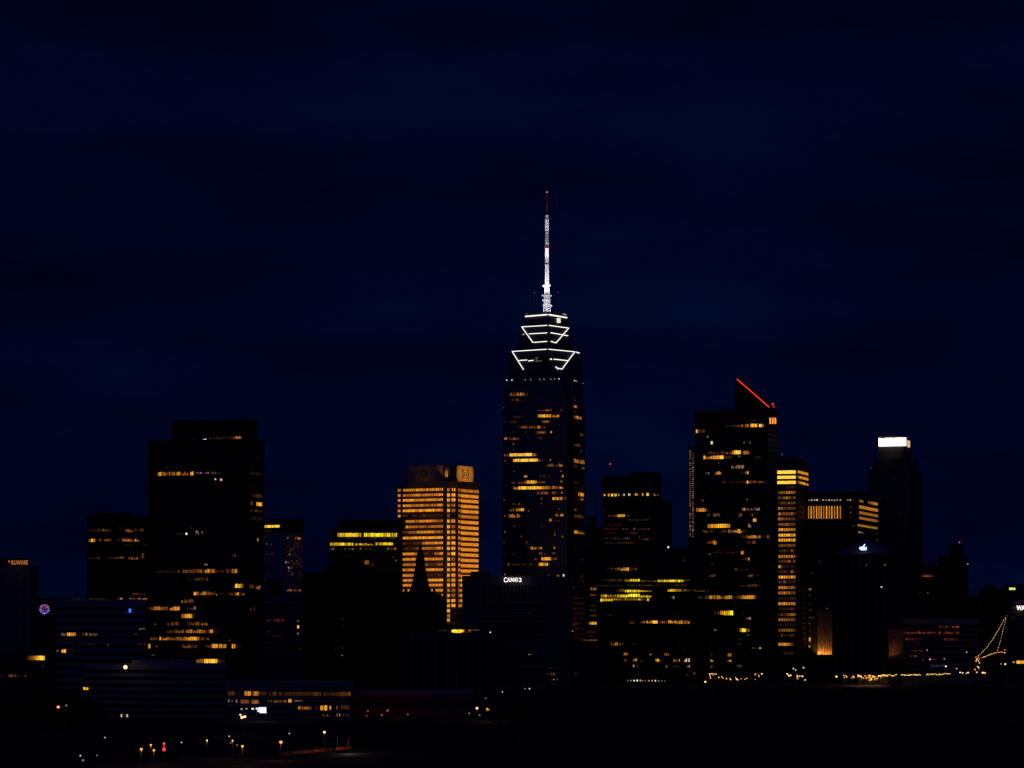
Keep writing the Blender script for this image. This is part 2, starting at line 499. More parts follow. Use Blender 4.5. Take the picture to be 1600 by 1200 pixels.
# marker lamps on the shoulder
for face, xs_ in ((0, (82, 112, 190, 222, 275, 300, 340, 362, 388)), (2, (480, 492, 518, 528))):
    for x in xs_:
        px = 770 + x / 3.753
        p, nr, e = ct.at(face, px, [Vector(q) for q in polyT[:4]])
        br = x in (82, 112, 388, 480, 528)
        b = MB(); b.box(p.x - 0.35, p.x + 0.35, p.y - 0.8, p.y - 0.1, zT - 1.2, zT - 0.2)
        b.build('marker_lamp', emit('marker_white' if br else 'marker_dim', (0.9, 0.85, 0.85) if br else (0.22, 0.2, 0.2)), ct.root)
# the crown: three square tiers turned against the shaft
LED = emit('white_led', (1.0, 0.95, 0.82), 1.25)
def crown_chain(x0, x1, Dn):
    return [Vector(p) for p in boxchain(x0, 856, x1, Dn, 42)]
tiers = [(790.5, 912.5, 799.5, 906, 2407, 592, 545), (809, 896, 814, 891.5, 2411, 546, 507), (818.5, 887.5, 820, 886.5, 2414, 508, 488)]
chains = []
for x0, x1, x2, x3, Dn, yb, ytp in tiers:
    lo = crown_chain(x0, x1, Dn - 1.5); hi = crown_chain(x2, x3, Dn)
    pl, ph = [[tuple(p) for p in c] + [tuple(c[0] + c[2] - c[1])] for c in (lo, hi)]
    z0, z1 = zof(yb, Dn), zof(ytp, Dn)
    ct.wall(pl, z0 - 1, z1, 'crown_tier', GLASSB, poly2=ph)
    b = MB(); b.prism(offset_poly(ph, 0.25), z1 - 1.0, z1 + 0.5); b.build('parapet', MUL, ct.root)
    for k in range(1, int((z1 - z0) / 4.1)):
        t = 4.1 * k / (z1 - z0); mid_ = [tuple(Vector(a).lerp(Vector(c), t)) for a, c in zip(pl, ph)]
        b = MB(); b.prism(offset_poly(mid_, 0.12), z0 + 4.1 * k, z0 + 4.1 * k + 0.7); b.build('spandrel', MUL, ct.root)
    chains.append((lo, hi, z0, z1)); base2d = (hi[0] + hi[2]) / 2
def led(tier, pts, r=0.34, m=LED):
    lo, hi, z0, z1 = chains[tier]; b = MB(); P = []
    for x, y in pts:
        px = 770 + x / 3.753; py = 280 + y / 3.753
        f = 0 if px < 856 else 1
        t = min(1, max(0, (zof(py, lo[1].y) - z0) / (z1 - z0)))
        p, nr, e = ct.at(f, px, [a.lerp(c, t) for a, c in zip(lo, hi)]); q = p + nr * 0.55
        P.append((q.x, q.y, zof(py, q.y)))
    for a, c in zip(P[:-1], P[1:]): b.tube(a, c, r)
    return b.build('light_strip', m, ct.root)
led(2, [(193, 805), (321, 794)], 0.52); led(2, [(325, 794), (432, 812)], 0.52)
led(1, [(172, 866), (320, 857)]); led(1, [(326, 857), (443, 873)])
led(1, [(172, 866), (238, 958)]); led(1, [(443, 873), (368, 960)])
led(1, [(215, 907), (320, 901)]); led(1, [(336, 900), (438, 918)])
led(1, [(243, 957), (320, 951)]); led(1, [(338, 950), (368, 960)])
led(0, [(116, 1010), (319, 997)]); led(0, [(325, 997), (478, 1012)]); led(0, [(484, 1013), (506, 1020)])
led(0, [(116, 1010), (182, 1116)]); led(0, [(478, 1012), (403, 1114)])
led(0, [(155, 1063), (203, 1060)]); led(0, [(211, 1066), (240, 1062)]); led(0, [(355, 1055), (436, 1064)])
led(0, [(370, 1106), (403, 1114)]); led(0, [(366, 1098), (380, 1114)])
led(0, [(336, 1055), (341, 1055)], 0.6)
DIMW = emit('dim_glow', (0.12, 0.11, 0.10), 1.0)
led(0, [(250, 1052), (268, 1046)], 0.25, DIMW); led(0, [(252, 1068), (288, 1064)], 0.25, DIMW); led(0, [(258, 1045), (258, 1070)], 0.25, DIMW)  # dim equipment; its lit look is put in as glowing bars
led(1, [(180, 910), (186, 910)], 0.5, emit('mid_led', (0.45, 0.42, 0.38)))
led(2, [(378, 815), (380, 842)], 0.9, emit('stair_white', (0.9, 0.88, 0.7))); led(2, [(390, 815), (391, 842)], 0.5, emit('stair_white', (0.9, 0.88, 0.7)))
led(2, [(408, 790), (428, 795)], 0.3, emit('mid_led', (0.45, 0.42, 0.38))); led(2, [(197, 789), (206, 789)], 0.3, DIMW)
# mast: white lattice and white radomes under a red pole
mx, my = base2d.x, base2d.y
Dm = my; Xm = (854.6 - 800) / F * Dm
def mz(y): return zof(280 + y / 3.753, Dm)
def rad(w): return w / 2 / 3.753 * Dm / F
def lattice(y0, y1, w0, w1, n, r, m=WHITE, name='mast_section'):
    b = MB(); z0, z1 = mz(y0), mz(y1)
    for k in range(4):
        t = pi / 4 + k * pi / 2
        b.tube((Xm + rad(w0) * 1.3 * cos(t), my + rad(w0) * 1.3 * sin(t), z0), (Xm + rad(w1) * 1.3 * cos(t), my + rad(w1) * 1.3 * sin(t), z1), r * 1.2)
    b.tube((Xm, my, z0), (Xm, my, z1), rad(w0) * 0.38, rad(w1) * 0.38)
    for i in range(n):
        f0, f1 = i / n, (i + 1) / n
        for k in range(4):
            t0 = pi / 4 + k * pi / 2; t1 = t0 + pi / 2
            ra = 1.3 * (rad(w0) + (rad(w1) - rad(w0)) * f0); rb = 1.3 * (rad(w0) + (rad(w1) - rad(w0)) * f1)
            a = (Xm + ra * cos(t0), my + ra * sin(t0), z0 + (z1 - z0) * f0); c = (Xm + rb * cos(t1), my + rb * sin(t1), z0 + (z1 - z0) * f1)
            e = (Xm + ra * cos(t1), my + ra * sin(t1), z0 + (z1 - z0) * f0)
            b.tube(a, c, r); b.tube(a, e, r)
    return b.build(name, m, ct.root)
def drum(y0, y1, w, m=WHITE, name='mast_section', n=12):
    b = MB(); b.tube((Xm, my, mz(y0)), (Xm, my, mz(y1)), rad(w), n=n); return b.build(name, m, ct.root)
lattice(785, 682, 44, 32, 8, 0.20)
for y in (684, 712, 735):
    b = MB(); b.tube((Xm, my, mz(y + 5)), (Xm, my, mz(y - 5)), rad(40 if y < 730 else 34), n=8); b.build('antenna_platform', WHITE, ct.root)
for dx, y in ((-20, 628), (14, 625), (-22, 712), (22, 686), (-24, 684), (24, 745), (-18, 742)):
    b = MB(); X = Xm + dx / 3.753 * Dm / F
    b.tube((Xm, my, mz(y)), (X, my - 0.4, mz(y - 2)), 0.12); b.tube((X, my - 1.0, mz(y - 2)), (X, my - 0.2, mz(y - 2)), 0.75, 0.9, 10)
    b.build('dish_antenna', WHITE, ct.root)
lattice(682, 618, 28, 24, 6, 0.22)
lattice(618, 497, 21, 18, 12, 0.26); drum(497, 492, 20, STEEL)
drum(490, 405, 22); drum(405, 396, 27, REDP)
lattice(396, 303, 20, 18, 10, 0.12, mat('grey_lattice', (0.35, 0.33, 0.35), 0.5)); drum(303, 294, 23)  # this lattice section has a darker grey tone
lattice(294, 232, 18, 18, 7, 0.28); drum(228, 211, 20)
b = MB(); b.tube((Xm, my, mz(211)), (Xm, my, mz(140)), rad(12), rad(11)); b.tube((Xm, my, mz(140)), (Xm, my, mz(78)), rad(9), rad(5)); b.build('red_pole', REDP, ct.root)
REDL = emit('red_beacon', (0.55, 0.10, 0.12), 1.0)
b = MB(); b.ball((Xm, my, mz(76)), 0.8); b.build('beacon', REDL, ct.root)
for x in (245, 383):
    X = (770 + x / 3.753 - 800) / F * Dm
    b = MB(); b.tube((X, my, zof(488, Dm) - 2), (X, my, mz(666)), 0.05); b.build('beacon_pole', BLACK, ct.root)
    b = MB(); b.ball((X, my, mz(663)), 0.5); b.build('beacon', emit('dim_red', (0.16, 0.03, 0.035)), ct.root)
for sx, en in ((-1, 1.0), (1, 1.0)):
    p = Vector((Xm + sx * 13, my - 15, zof(487, Dm) + 1.5))
    b = MB(); b.box(p.x - 0.5, p.x + 0.5, p.y - 0.4, p.y + 0.4, p.z - 1.6, p.z - 0.6); b.build('floodlight', STEEL, ct.root)
    light('SPOT', p, 0.75e5, (1, 0.93, 0.97), ct.root, aim=(Xm, my, mz(500)), cone=52, blend=0.3, rad=0.4)
    light('SPOT', p + Vector((0, -.5, 0)), 1.3e4, (1, 0.93, 0.97), ct.root, aim=(Xm, my, mz(725)), cone=75, blend=0.4, rad=0.4)
    light('SPOT', p + Vector((sx * 0.8, 0, 0)), 2.1e5, (1, 0.90, 0.95), ct.root, aim=(Xm, my, mz(300)), cone=16, blend=0.5, rad=0.4)
ct.done()

# ---- golden office tower
gd = 2300.0
gA = boxchain(620.5, 706, 748, gd - 6, 29)
ga, gc, gb = [Vector(p) for p in gA]
gch = chamfer((ga, gc, gb), 8.5, 10)
gt = Building('golden_office_tower', 'granite tower with nearly every window glowing gold, a square emblem on its top block',
              gch, 752, TAN, cat='skyscraper', ref=gch[1].y)
# window slots: dark ring then lit panes
zr = [280, 315, 348, 384, 418, 453, 490, 527, 563, 601, 637, 672, 708, 744, 780, 815, 852, 885, 918, 953, 987, 1022, 1055, 1089, 1122, 1152]
for y in zr:
    zc = zof(700 + y / 4.2833, gd); b = MB(); b.prism(offset_poly(gt.poly, 0.08), zc - 1.05, zc + 1.05)
    gt.bands.append((zc, b.build('window_band', GLASS, gt.root)))
zz = zof(700 + 1190 / 4.28, gd)
while zz > 8:
    b = MB(); b.prism(offset_poly(gt.poly, 0.08), zz - 1.05, zz + 1.05); gt.bands.append((zz, b.build('window_band', GLASS, gt.root))); zz -= 3.95
lev = {280: ('88888888888888', 8), 315: ('55556655655666', 7), 348: ('87887777787776', 7), 384: ('66655565545566', 7), 418: ('88887787888766', 7), 453: ('32022123222222', 7),
       490: ('66665577775544', 7), 527: ('66555455445555', 7), 563: ('33444677766554', 7), 601: ('88788888888888', 8), 637: ('32223345777777', 8), 672: ('23223455555566', 7),
       708: ('66665333322556', 7), 744: ('77777777777776', 7), 780: ('55555444433344', 7), 815: ('65666677788766', 7), 852: ('66655433322233', 7), 885: ('77777777778888', 8),
       918: ('66665555666666', 0), 953: ('55665666777776', 0), 987: ('54666', 0), 1022: ('55', 0)}
rows0 = []; rowsC = []; rowsR = []
for i, y in enumerate(zr):
    if y in lev and len(lev[y][0]) > 5:
        s_ = lev[y][0]
        rows0.append((93, 112, y + 3, 17, str(random.choice((6, 7, 7, 8))) * 2, 'o')) if y < 830 else None
        rows0.append((126, 396, y + (0 if y < 900 else 0), 17, s_))
    elif y == 987: rows0.append((330, 396, y - 2, 14, '45667'))
    elif y == 1022: rows0.append((378, 396, y, 18, '55'))
    c1 = random.choice('6788'); c2 = random.choice('5778')
    if y == 453: c1, c2 = '4', '0'
    if y == 418: c2 = '5'
    rowsC.append((421, 441, y, 20, c1 * 2))
    if y < 1080: rowsC.append((450, 477, y - 1, 20, c2 * 2))
    if y < 880:
        rowsR.append((496, 511, y + 1, 18, '55' if y in (384, 418, 453) else '76'))
        rowsR.append((513, 631, y + 9, 21, '777777777' if y not in (453,) else '666666666'))
    elif y == 885: rowsR.append((496, 600, y + 2, 14, '7888888'))
    elif y < 1060: rowsR.append((496, 524, y, 20, random.choice(('66', '57', '65'))))
rows0 = [r[:4] + (r[4].translate(str.maketrans('456', '567')),) + r[5:] for r in rows0]
gt.lit(0, 7, [r[:5] for r in rows0], 'a', pane=1.5, gap=0.22, jit=.28)
gt.lit(1, 7, rowsC, 'a', pane=3.0, gap=0.1, jit=.25)
gt.lit(2, 7, rowsR, 'a', pane=3.0, gap=0.06, jit=0.12)
# black recessed-looking piers between the bays
for f, xa, xb in ((0, 398, 404), (1, 443, 449), (1, 479, 487), (0, 113, 124)):
    a, nr, e = gt.at(f, 600 + xa / 4.283); b2, _, _ = gt.at(f, 600 + xb / 4.283)
    b = MB(); b.prism([tuple(a + nr * .35), tuple(b2 + nr * .35), tuple(b2 - nr * .2), tuple(a - nr * .2)], 3, gt.top - 8); b.build('dark_pier', BLACK, gt.root)
# fluted parapet
for f in (0, 1, 2):
    p, q = gch[f], gch[f + 1]; n = max(3, int((q - p).length / 1.7)); e = (q - p).normalized(); nr = Vector((e.y, -e.x))
    for k in range(n + 1):
        c = p + e * (0.3 + ((q - p).length - 0.6) * k / n)
        b = MB(); pl = [tuple(c - e * .25 + nr * .4), tuple(c + e * .25 + nr * .4), tuple(c + e * .25 - nr * .2), tuple(c - e * .25 - nr * .2)]
        b.prism(pl, gt.top - 8.5, gt.top + 0.3); b.build('parapet_fin', TAN, gt.root)
# crown block with recessed corner
gP = boxchain(634, 706, 739.5, gd + 3, 29)
pch = chamfer([Vector(p) for p in gP], 5.2, 6.0)
cP = (Vector(gP[0]) + Vector(gP[2])) / 2
ppl = [tuple(p) for p in pch] + [tuple(2 * cP - p) for p in pch[1:-1]]
zc0, zc1 = gt.top - 0.5, zof(726, gd)
core = [tuple(cP + (Vector(p) - cP) * 0.93) for p in ppl]
gt.wall(core, zc0, zc1 - 0.6, 'crown_core', DARK)
def slab(ch, f, xa, xb, th, name, m, pr=.2):
    a, nr, e = gt.at(f, xa, ch); b2, _, _ = gt.at(f, xb, ch)
    b = MB(); b.prism([tuple(a + nr * pr), tuple(b2 + nr * pr), tuple(b2 - nr * th), tuple(a - nr * th)], zc0, zc1); return b.build(name, m, gt.root), a, b2, nr
slab(pch, 0, 634, 692.5, 1.0, 'crown_panel', TAN)
fin, fa, fb, fn = slab(pch, 1, 694.2, 699, 1.0, 'crown_fin', TAN, 1.6)
pan, pa, pb, pn = slab(pch, 2, 713.3, 739.5, 1.0, 'crown_panel', TAN)
# emblem on the right panel: a dark square ring round a bent stroke
pe = (pb - pa).normalized(); mid = (pa + pb) / 2; zmid = (zc0 + zc1) / 2 + 0.5
EMB = mat('dark_bronze', (0.05, 0.03, 0.02), 0.6, 0.2)
def on_panel(u0, u1, w0, w1, b, c=mid, e=pe, n=pn, d=0.5):
    p = c + e * u0; q = c + e * u1
    b.prism([tuple(p + n * d), tuple(q + n * d), tuple(q + n * 0.1), tuple(p + n * 0.1)], zmid + w0, zmid + w1)
b = MB(); s_ = (pb - pa).length / 26.0
for u0, u1, w0, w1 in ((-3.2, 3.8, 2.0, 2.5), (-3.2, 3.8, -2.5, -2.0), (-3.2, -2.4, -2, 2), (3.0, 3.8, -2, 2), (-1.2, 2.0, 0.7, 1.2), (-1.2, -0.4, -1.4, 0.7), (0.6, 1.4, -1.4, 0.4)):
    on_panel(u0 * s_ * 1.3, u1 * s_ * 1.3, w0 * 1.25, w1 * 1.25, b)
b.build('square_emblem', EMB, gt.root)
p0, nr0, e0 = gt.at(0, 663, pch)
b = MB()
for k in range(10):
    t = 2 * pi * k / 10; u = 2.6 * cos(t); w = 2.6 * sin(t)
    q = p0 + e0 * u
    b.prism([tuple(q - e0 * .5 + nr0 * .5), tuple(q + e0 * .5 + nr0 * .5), tuple(q + e0 * .5 + nr0 * .1), tuple(q - e0 * .5 + nr0 * .1)], zmid + w - .5, zmid + w + .5)
b.build('round_emblem', EMB, gt.root)
SOD = (1.0, 0.42, 0.06)
for u_ in (-5.2, 5.2):
    lp = mid + pn * 11 + pe * u_
    light('SPOT', (lp.x, lp.y, zmid), 7200, SOD, gt.root, aim=(lp.x - pn.x, lp.y - pn.y, zmid), cone=84, blend=0.55)
    b = MB(); b.box(lp.x - .5, lp.x + .5, lp.y - .4, lp.y + .4, zc0 - 1.2, zc0 - .5); b.tube((lp.x, lp.y, zc0 - .9), (lp.x - pn.x * 9, lp.y - pn.y * 9, zc0 - .9), .08); b.build('floodlight', STEEL, gt.root)
lm = p0 + nr0 * 9; light('SPOT', (lm.x, lm.y, zc0 + 2.0), 200, SOD, gt.root, aim=(p0.x, p0.y, zmid), cone=140, blend=0.4)
fm = (fa + fb) / 2; lf = fm + fn * 7.5
light('SPOT', (lf.x, lf.y, zc0 + 2.2), 3200, SOD, gt.root, aim=(fm.x, fm.y, zmid + .3), cone=40, blend=0.6)
# added unseen spots washing the facade between the window rows
lw = (Vector(gch[0]) * 0.4 + Vector(gch[2]) * 0.6)
light('SPOT', (lw.x - 25, 2195, 25), 3.6e4, SOD, gt.root, aim=(lw.x, 2300, 95), cone=75, blend=0.8, rad=2)
light('SPOT', (lw.x + 48, 2255, 25), 4.0e4, SOD, gt.root, aim=(gb.x - 6, gb.y - 20, 100), cone=46, blend=0.8, rad=2)
gt.done()

# ---- big dark tower on the left
t4 = Building('dark_slab_tower', 'massive black tower at left with scattered orange window rows and a narrower top block',
              boxchain(232, 389, 413, 1700, 20), 687, BLACK, cat='skyscraper')
t4.storeys(4.06, z0=6.3, frac=0.55)
c4 = boxchain(268, 380, 403, 1712, 20); cc4 = (Vector(c4[0]) + Vector(c4[2])) / 2
pp4 = [c4[0], c4[1], c4[2], tuple(2 * cc4 - Vector(c4[1]))]
t4.wall(pp4, t4.top - 0.5, zof(656, 1712), 'penthouse')
b = MB(); b.prism(offset_poly(pp4, 0.3), zof(656, 1712) - 1, zof(656, 1712) + 0.4); b.build('parapet', BLACK, t4.root)
b = MB(); b.prism(offset_poly(t4.poly, 0.3), t4.top - 1.2, t4.top + 0.6); b.build('parapet', BLACK, t4.root)
chp = [Vector(p) for p in c4]
t4.lit(0, 2, [(560, 580, 255, 12, '1'), (640, 672, 263, 26, '9', 'w'), (690, 915, 243, 26, '111112111122'), (918, 971, 246, 36, '66565')], chain=chp, off=0.5)
t4.lit(1, 2, [(1058, 1072, 255, 30, '3')], chain=chp, off=0.5)
t4.lit(0, 2, [(325, 340, 493, 10, '2', 'w'), (404, 422, 494, 12, '3', 'w'), (248, 287, 548, 32, '677'), (293, 362, 546, 30, '555456'), (370, 386, 546, 30, '4'), (388, 458, 546, 30, '766765'), (466, 492, 546, 30, '55'),
              (498, 516, 547, 26, '4'), (532, 560, 544, 32, '88'), (580, 692, 539, 14, '4355344', 'p'), (700, 785, 541, 20, '2322 1', 'p'), (736, 755, 593, 16, '6', 'w'), (785, 806, 598, 20, '7', 'p'),
              (490, 508, 1057, 18, '9', 'w'), (574, 606, 1055, 22, '3 4', 'p'), (580, 596, 1040, 12, '6', 'w'), (624, 642, 1047, 20, '3', 'p'), (400, 470, 1060, 14, '11'), (528, 545, 1010, 10, '2'), (835, 850, 980, 12, '1')])
t4.lit(1, 2, [(1040, 1130, 545, 30, '1121'), (1055, 1142, 733, 30, '12222'), (1040, 1065, 798, 30, '33'), (1090, 1142, 806, 32, '7898'), (1035, 1142, 862, 24, '11221'), (1040, 1140, 928, 30, '1111'), (1080, 1100, 1056, 16, '3'), (1097, 1110, 1108, 28, '5'), (1095, 1110, 412, 10, '1'), (1032, 1045, 650, 10, '1')], pane=2.5)
t4.lit(0, 3, [(885, 920, 152, 20, '123'), (648, 680, 228, 14, '35', 'w'), (240, 400, 288, 28, '11111'), (400, 740, 285, 32, '2233443434555666'), (740, 838, 282, 30, '33222'), (842, 942, 285, 34, '3436676'),
              (510, 565, 356, 18, '11'), (565, 686, 352, 28, '233334'), (893, 914, 412, 34, '2'), (915, 986, 411, 34, '99974'), (560, 586, 476, 30, '7'), (588, 745, 475, 28, '5555644432'), (750, 762, 486, 12, '5', 'w'), (780, 868, 474, 18, '11121'), (868, 994, 478, 28, '33567555'),
              (455, 562, 540, 32, '65555433'), (165, 205, 604, 24, '233'), (205, 345, 603, 30, '55555443'), (358, 442, 604, 32, '667777'), (480, 558, 603, 18, '1222'), (560, 582, 600, 26, '4', 'p'),
              (455, 565, 668, 34, '5677876'), (228, 240, 738, 10, '3', 'w'), (335, 440, 733, 30, '344233'), (508, 678, 733, 30, '2334444445'), (330, 440, 799, 28, '2341344'), (440, 678, 798, 30, '3445555556556'), (682, 725, 797, 30, '666'), (725, 765, 797, 28, '11'),
              (190, 268, 860, 26, '33334'), (268, 350, 860, 28, '65666'), (353, 438, 860, 28, '44455'), (440, 592, 861, 30, '556667787'), (594, 692, 860, 28, '565544'),
              (172, 195, 925, 36, '8'), (235, 258, 926, 20, '2'), (448, 592, 926, 30, '233433332'), (648, 705, 924, 26, '2223'), (708, 770, 924, 34, '47787'), (778, 850, 924, 34, '776765'), (884, 917, 926, 36, '76'), (920, 962, 926, 26, '11'),
              (200, 230, 1001, 14, '33', 'p'), (310, 436, 1052, 34, '3443333'), (436, 568, 1052, 30, '1111112'), (570, 640, 1050, 34, '24565'), (647, 764, 1054, 38, '899998'), (765, 828, 1052, 30, '3221'),
              (338, 348, 940, 10, '2', 'w'), (860, 872, 874, 10, '3', 'w')])
t4.lit(1, 3, [(1032, 1068, 416, 32, '33'), (1085, 1126, 422, 34, '455'), (1034, 1080, 606, 32, '2 2'), (1140, 1142, 300, 10, '1')], pane=2.5)
t4.done()

# ---- black tower behind it on the left
t2 = Building('low_black_tower', 'square black tower left of the massive one, broken orange rows near its top',
              front(136, 236, 2100, 25), 806, BLACK, depth=45)
t2.storeys(3.9, frac=0.5); b = MB(); b.prism(offset_poly(t2.poly, .3), t2.top - 1, t2.top + .5); b.build('parapet', BLACK, t2.root)
t2.roofbox(150, 200, 2112, 2130, 801)
t2.lit(0, 1, [(415, 520, 85, 12, '1121213222'), (545, 570, 75, 6, '22'), (585, 625, 87, 14, '3563'), (630, 672, 84, 12, '22133'), (415, 446, 133, 15, '586'), (452, 522, 131, 12, '343443'), (545, 562, 130, 8, '22'), (572, 652, 132, 13, '5666665'),
              (580, 690, 154, 6, '11101122'), (415, 470, 216, 8, '11122'), (500, 550, 216, 8, '1112'), (550, 592, 214, 10, '3332'), (600, 660, 217, 12, '33443'), (664, 676, 205, 26, '42', 'r'), (620, 648, 384, 10, '33'), (650, 680, 386, 8, '22'), (605, 690, 408, 11, '44355565')])
t2.done()
# ---- pale striped office block
t3 = Building('striped_office_block', 'wide pale striped office block below the square black tower, small blue sign at right',
              front(88, 228, 1560, 0), 938, PALE, depth=40)
t3.storeys(3.7, z0=4, frac=0.52, off=0.12)
b = MB(); b.prism(offset_poly(t3.poly, .3), t3.top - 1, t3.top + .5); b.build('parapet', PALE, t3.root)
t3.lit(0, 1, [(335, 400, 408, 5, '11211', 'p'), (400, 522, 408, 5, '1222221', 'p'), (548, 575, 408, 10, '66'), (280, 305, 573, 12, '144', 'p'), (313, 356, 573, 15, '78886', 'o'), (384, 410, 573, 12, '445'), (418, 456, 573, 12, '44343', 'p'), (545, 555, 547, 8, '1'),
              (360, 500, 622, 6, '11011101', 'r'), (500, 516, 622, 8, '2'), (265, 276, 650, 10, '4', 'p'), (288, 310, 652, 15, '88', 'o'), (650, 682, 547, 8, '44', 'p'), (632, 645, 572, 8, '2'), (640, 684, 620, 8, '2232', 'r'), (340, 350, 650, 6, '2'), (240, 252, 620, 8, '2')])
b = MB(); p = pt(203, 954, t3.at(0, 203)[0].y - 0.7); b.box(p.x - .5, p.x + .5, p.y - .3, p.y + .3, p.z - .9, p.z + .9); b.build('blue_sign', emit('blue_sign', (0.07, 0.2, 1.0), 1.1), t3.root)
t3.done()
# ---- nearest stepped low building with pale floor bands
t5 = Building('terraced_low_building', 'nearest long building with pale blue floor bands, left of the low lit offices',
              [((130 - 800) / F * 1400, 1400), ((352 - 800) / F * 1385, 1385), ((358 - 800) / F * 1410, 1410)], 1037, PALE, base=0)
t5.storeys(3.05, z0=1.2, z1=t5.top - 1, frac=0.55, off=0.12)
b = MB(); b.prism([((352 - 800) / F * 1392, 1392), ((445 - 800) / F * 1392, 1392), ((445 - 800) / F * 1392, 1425), ((352 - 800) / F * 1392, 1425)], 0, zof(1064, 1392)); b.build('side_wing', PALE, t5.root)
b = MB(); b.prism([((205 - 800) / F * 1390, 1392), ((300 - 800) / F * 1390, 1391), ((300 - 800) / F * 1390, 1408), ((205 - 800) / F * 1390, 1409)], t5.top - .2, zof(1031, 1390)); b.build('roof_room', PALE, t5.root)
t5.lit(0, 4, [(367, 380, 533, 46, '6', 'w'), (414, 427, 530, 38, '6', 'w'), (498, 506, 542, 8, '2', 'w'), (100, 140, 295, 8, '11', 'b')], pane=5, gap=0, jit=.1)
t5.lit(0, 4, [(52, 100, 298, 22, '88', 'o')], pane=5, gap=.3)
b = MB(); p = pt(196, 1042.5, 1388); b.tube((p.x, p.y, t5.top - .2), (p.x, p.y, p.z), 0.08); b.build('lamp_post', STEEL, t5.root)
b = MB(); b.ball(p, 0.85); b.build('roof_lamp', emit('cream_lamp', (1.0, 0.62, 0.28), 3.0), t5.root)
light('POINT', p + Vector((0, -1.5, .5)), 10, (1, .55, .25), t5.root)
t5.done()
# ---- lit low offices
t6 = Building('lit_low_offices', 'long low office building with three dim orange window rows at the bottom left',
              front(352, 551, 1360, 10), 1066, mat('blue_grey_panel', (0.12, 0.115, 0.13), .7), depth=35)
for y, hh in ((1083, 34), (1096, 30), (1107, 34), (1117.5, 24)):
    zc = zof(y, 1360); b = MB(); b.prism(offset_poly(t6.poly, .1), zc - hh / 10.7 * 1360 / F, zc + hh / 10.7 * 1360 / F); t6.bands.append((zc, b.build('window_band', GLASS, t6.root)))
b = MB(); b.prism(offset_poly(t6.poly, .5), t6.top - .4, t6.top + .4); b.build('roof_edge', PALE, t6.root)
t6.roofbox(362, 440, 1368, 1380, 1062, name='roof_unit')
t6.lit(0, 6, [(85, 140, 231, 34, '2333'), (150, 185, 231, 30, '1 1'), (224, 278, 232, 36, '7777'), (292, 346, 233, 34, '56765'), (355, 405, 231, 32, '2222'), (430, 542, 234, 32, '2 333 222'), (555, 800, 234, 30, '2222222222222'), (800, 862, 236, 32, '33323'), (880, 1000, 236, 30, '2211222'), (1000, 1108, 236, 34, '2333334'),
              (84, 102, 292, 24, '4', 'p'), (114, 130, 294, 14, '3', 'p'), (148, 168, 296, 24, '4', 'p'), (190, 262, 300, 30, '444454'), (278, 346, 302, 32, '44554'), (410, 455, 297, 18, '223'), (462, 540, 298, 20, '344344'), (550, 572, 297, 18, '55'), (586, 618, 293, 28, '88'), (638, 705, 294, 12, '44444', 'p'), (705, 1100, 293, 5, '11111111'),
              (668, 692, 352, 26, '66', 'o'), (700, 715, 354, 26, '4', 'p'), (718, 785, 354, 24, '55543', 'o'), (818, 828, 352, 30, '2'), (854, 882, 353, 36, '88'), (890, 914, 353, 42, '88', 'o'), (929, 948, 351, 32, '6'), (988, 1002, 350, 30, '4'), (1026, 1096, 348, 34, '22323'),
              (872, 925, 415, 16, '32 33', 'y'), (990, 1022, 411, 24, '5 6', 'o'), (1040, 1096, 412, 18, '2 2 2', 'p')], pane=1.1, jit=.29, gap=.25)
t6.done()
# white lit panel in front of the offices, bright shop lights beside it
bd = thing('lit_billboard', 'ragged glaring white illuminated board in front of the low orange offices', 'billboard', pt(405, 1125, 1335))
D_ = 1335
def pxy(zk, x, y): return Z[zk][0] + x / Z[zk][2], Z[zk][1] + y / Z[zk][2]
b = MB()
for x0, x1, y0, y1 in ((345, 405, 347, 372), (332, 405, 372, 386), (350, 407, 386, 396), (318, 345, 352, 366)):
    a = pt(*pxy(6, x0, y1), D_); c = pt(*pxy(6, x1, y0), D_)
    b.box(a.x, c.x, D_, D_ + .4, a.z, c.z)
b.build('panel', emit('cold_white', (0.86, 0.78, 1.0), 1.25), bd)
b = MB(); a = pt(*pxy(6, 300, 352), D_); c = pt(*pxy(6, 407, 345), D_); b.box(a.x, c.x, D_ - .1, D_ + .7, c.z, c.z + .25)
for x in (322, 400): a = pt(*pxy(6, x, 360), D_); b.tube((a.x, D_ + .8, 0), (a.x, D_ + .8, a.z), .15)
b.build('frame', STEEL, bd)
for x, y, s, mm in ((200, 362, .4, 'p'), (240, 360, .35, 'p'), (292, 360, .5, 'w'), (190, 410, .45, 'w')):
    a = pt(*pxy(6, x, y), D_ - 3)
    b = MB(); b.box(a.x - s, a.x + s, a.y, a.y + .3, a.z - s * .7, a.z + s * .7); b.build('spot_lamp', emit('spot_' + mm, (0.9, .8, .75) if mm == 'w' else (.5, .36, .3)), bd)
light('POINT', pt(*pxy(6, 370, 400), D_ - 3), 130, (.8, .75, 1), bd)
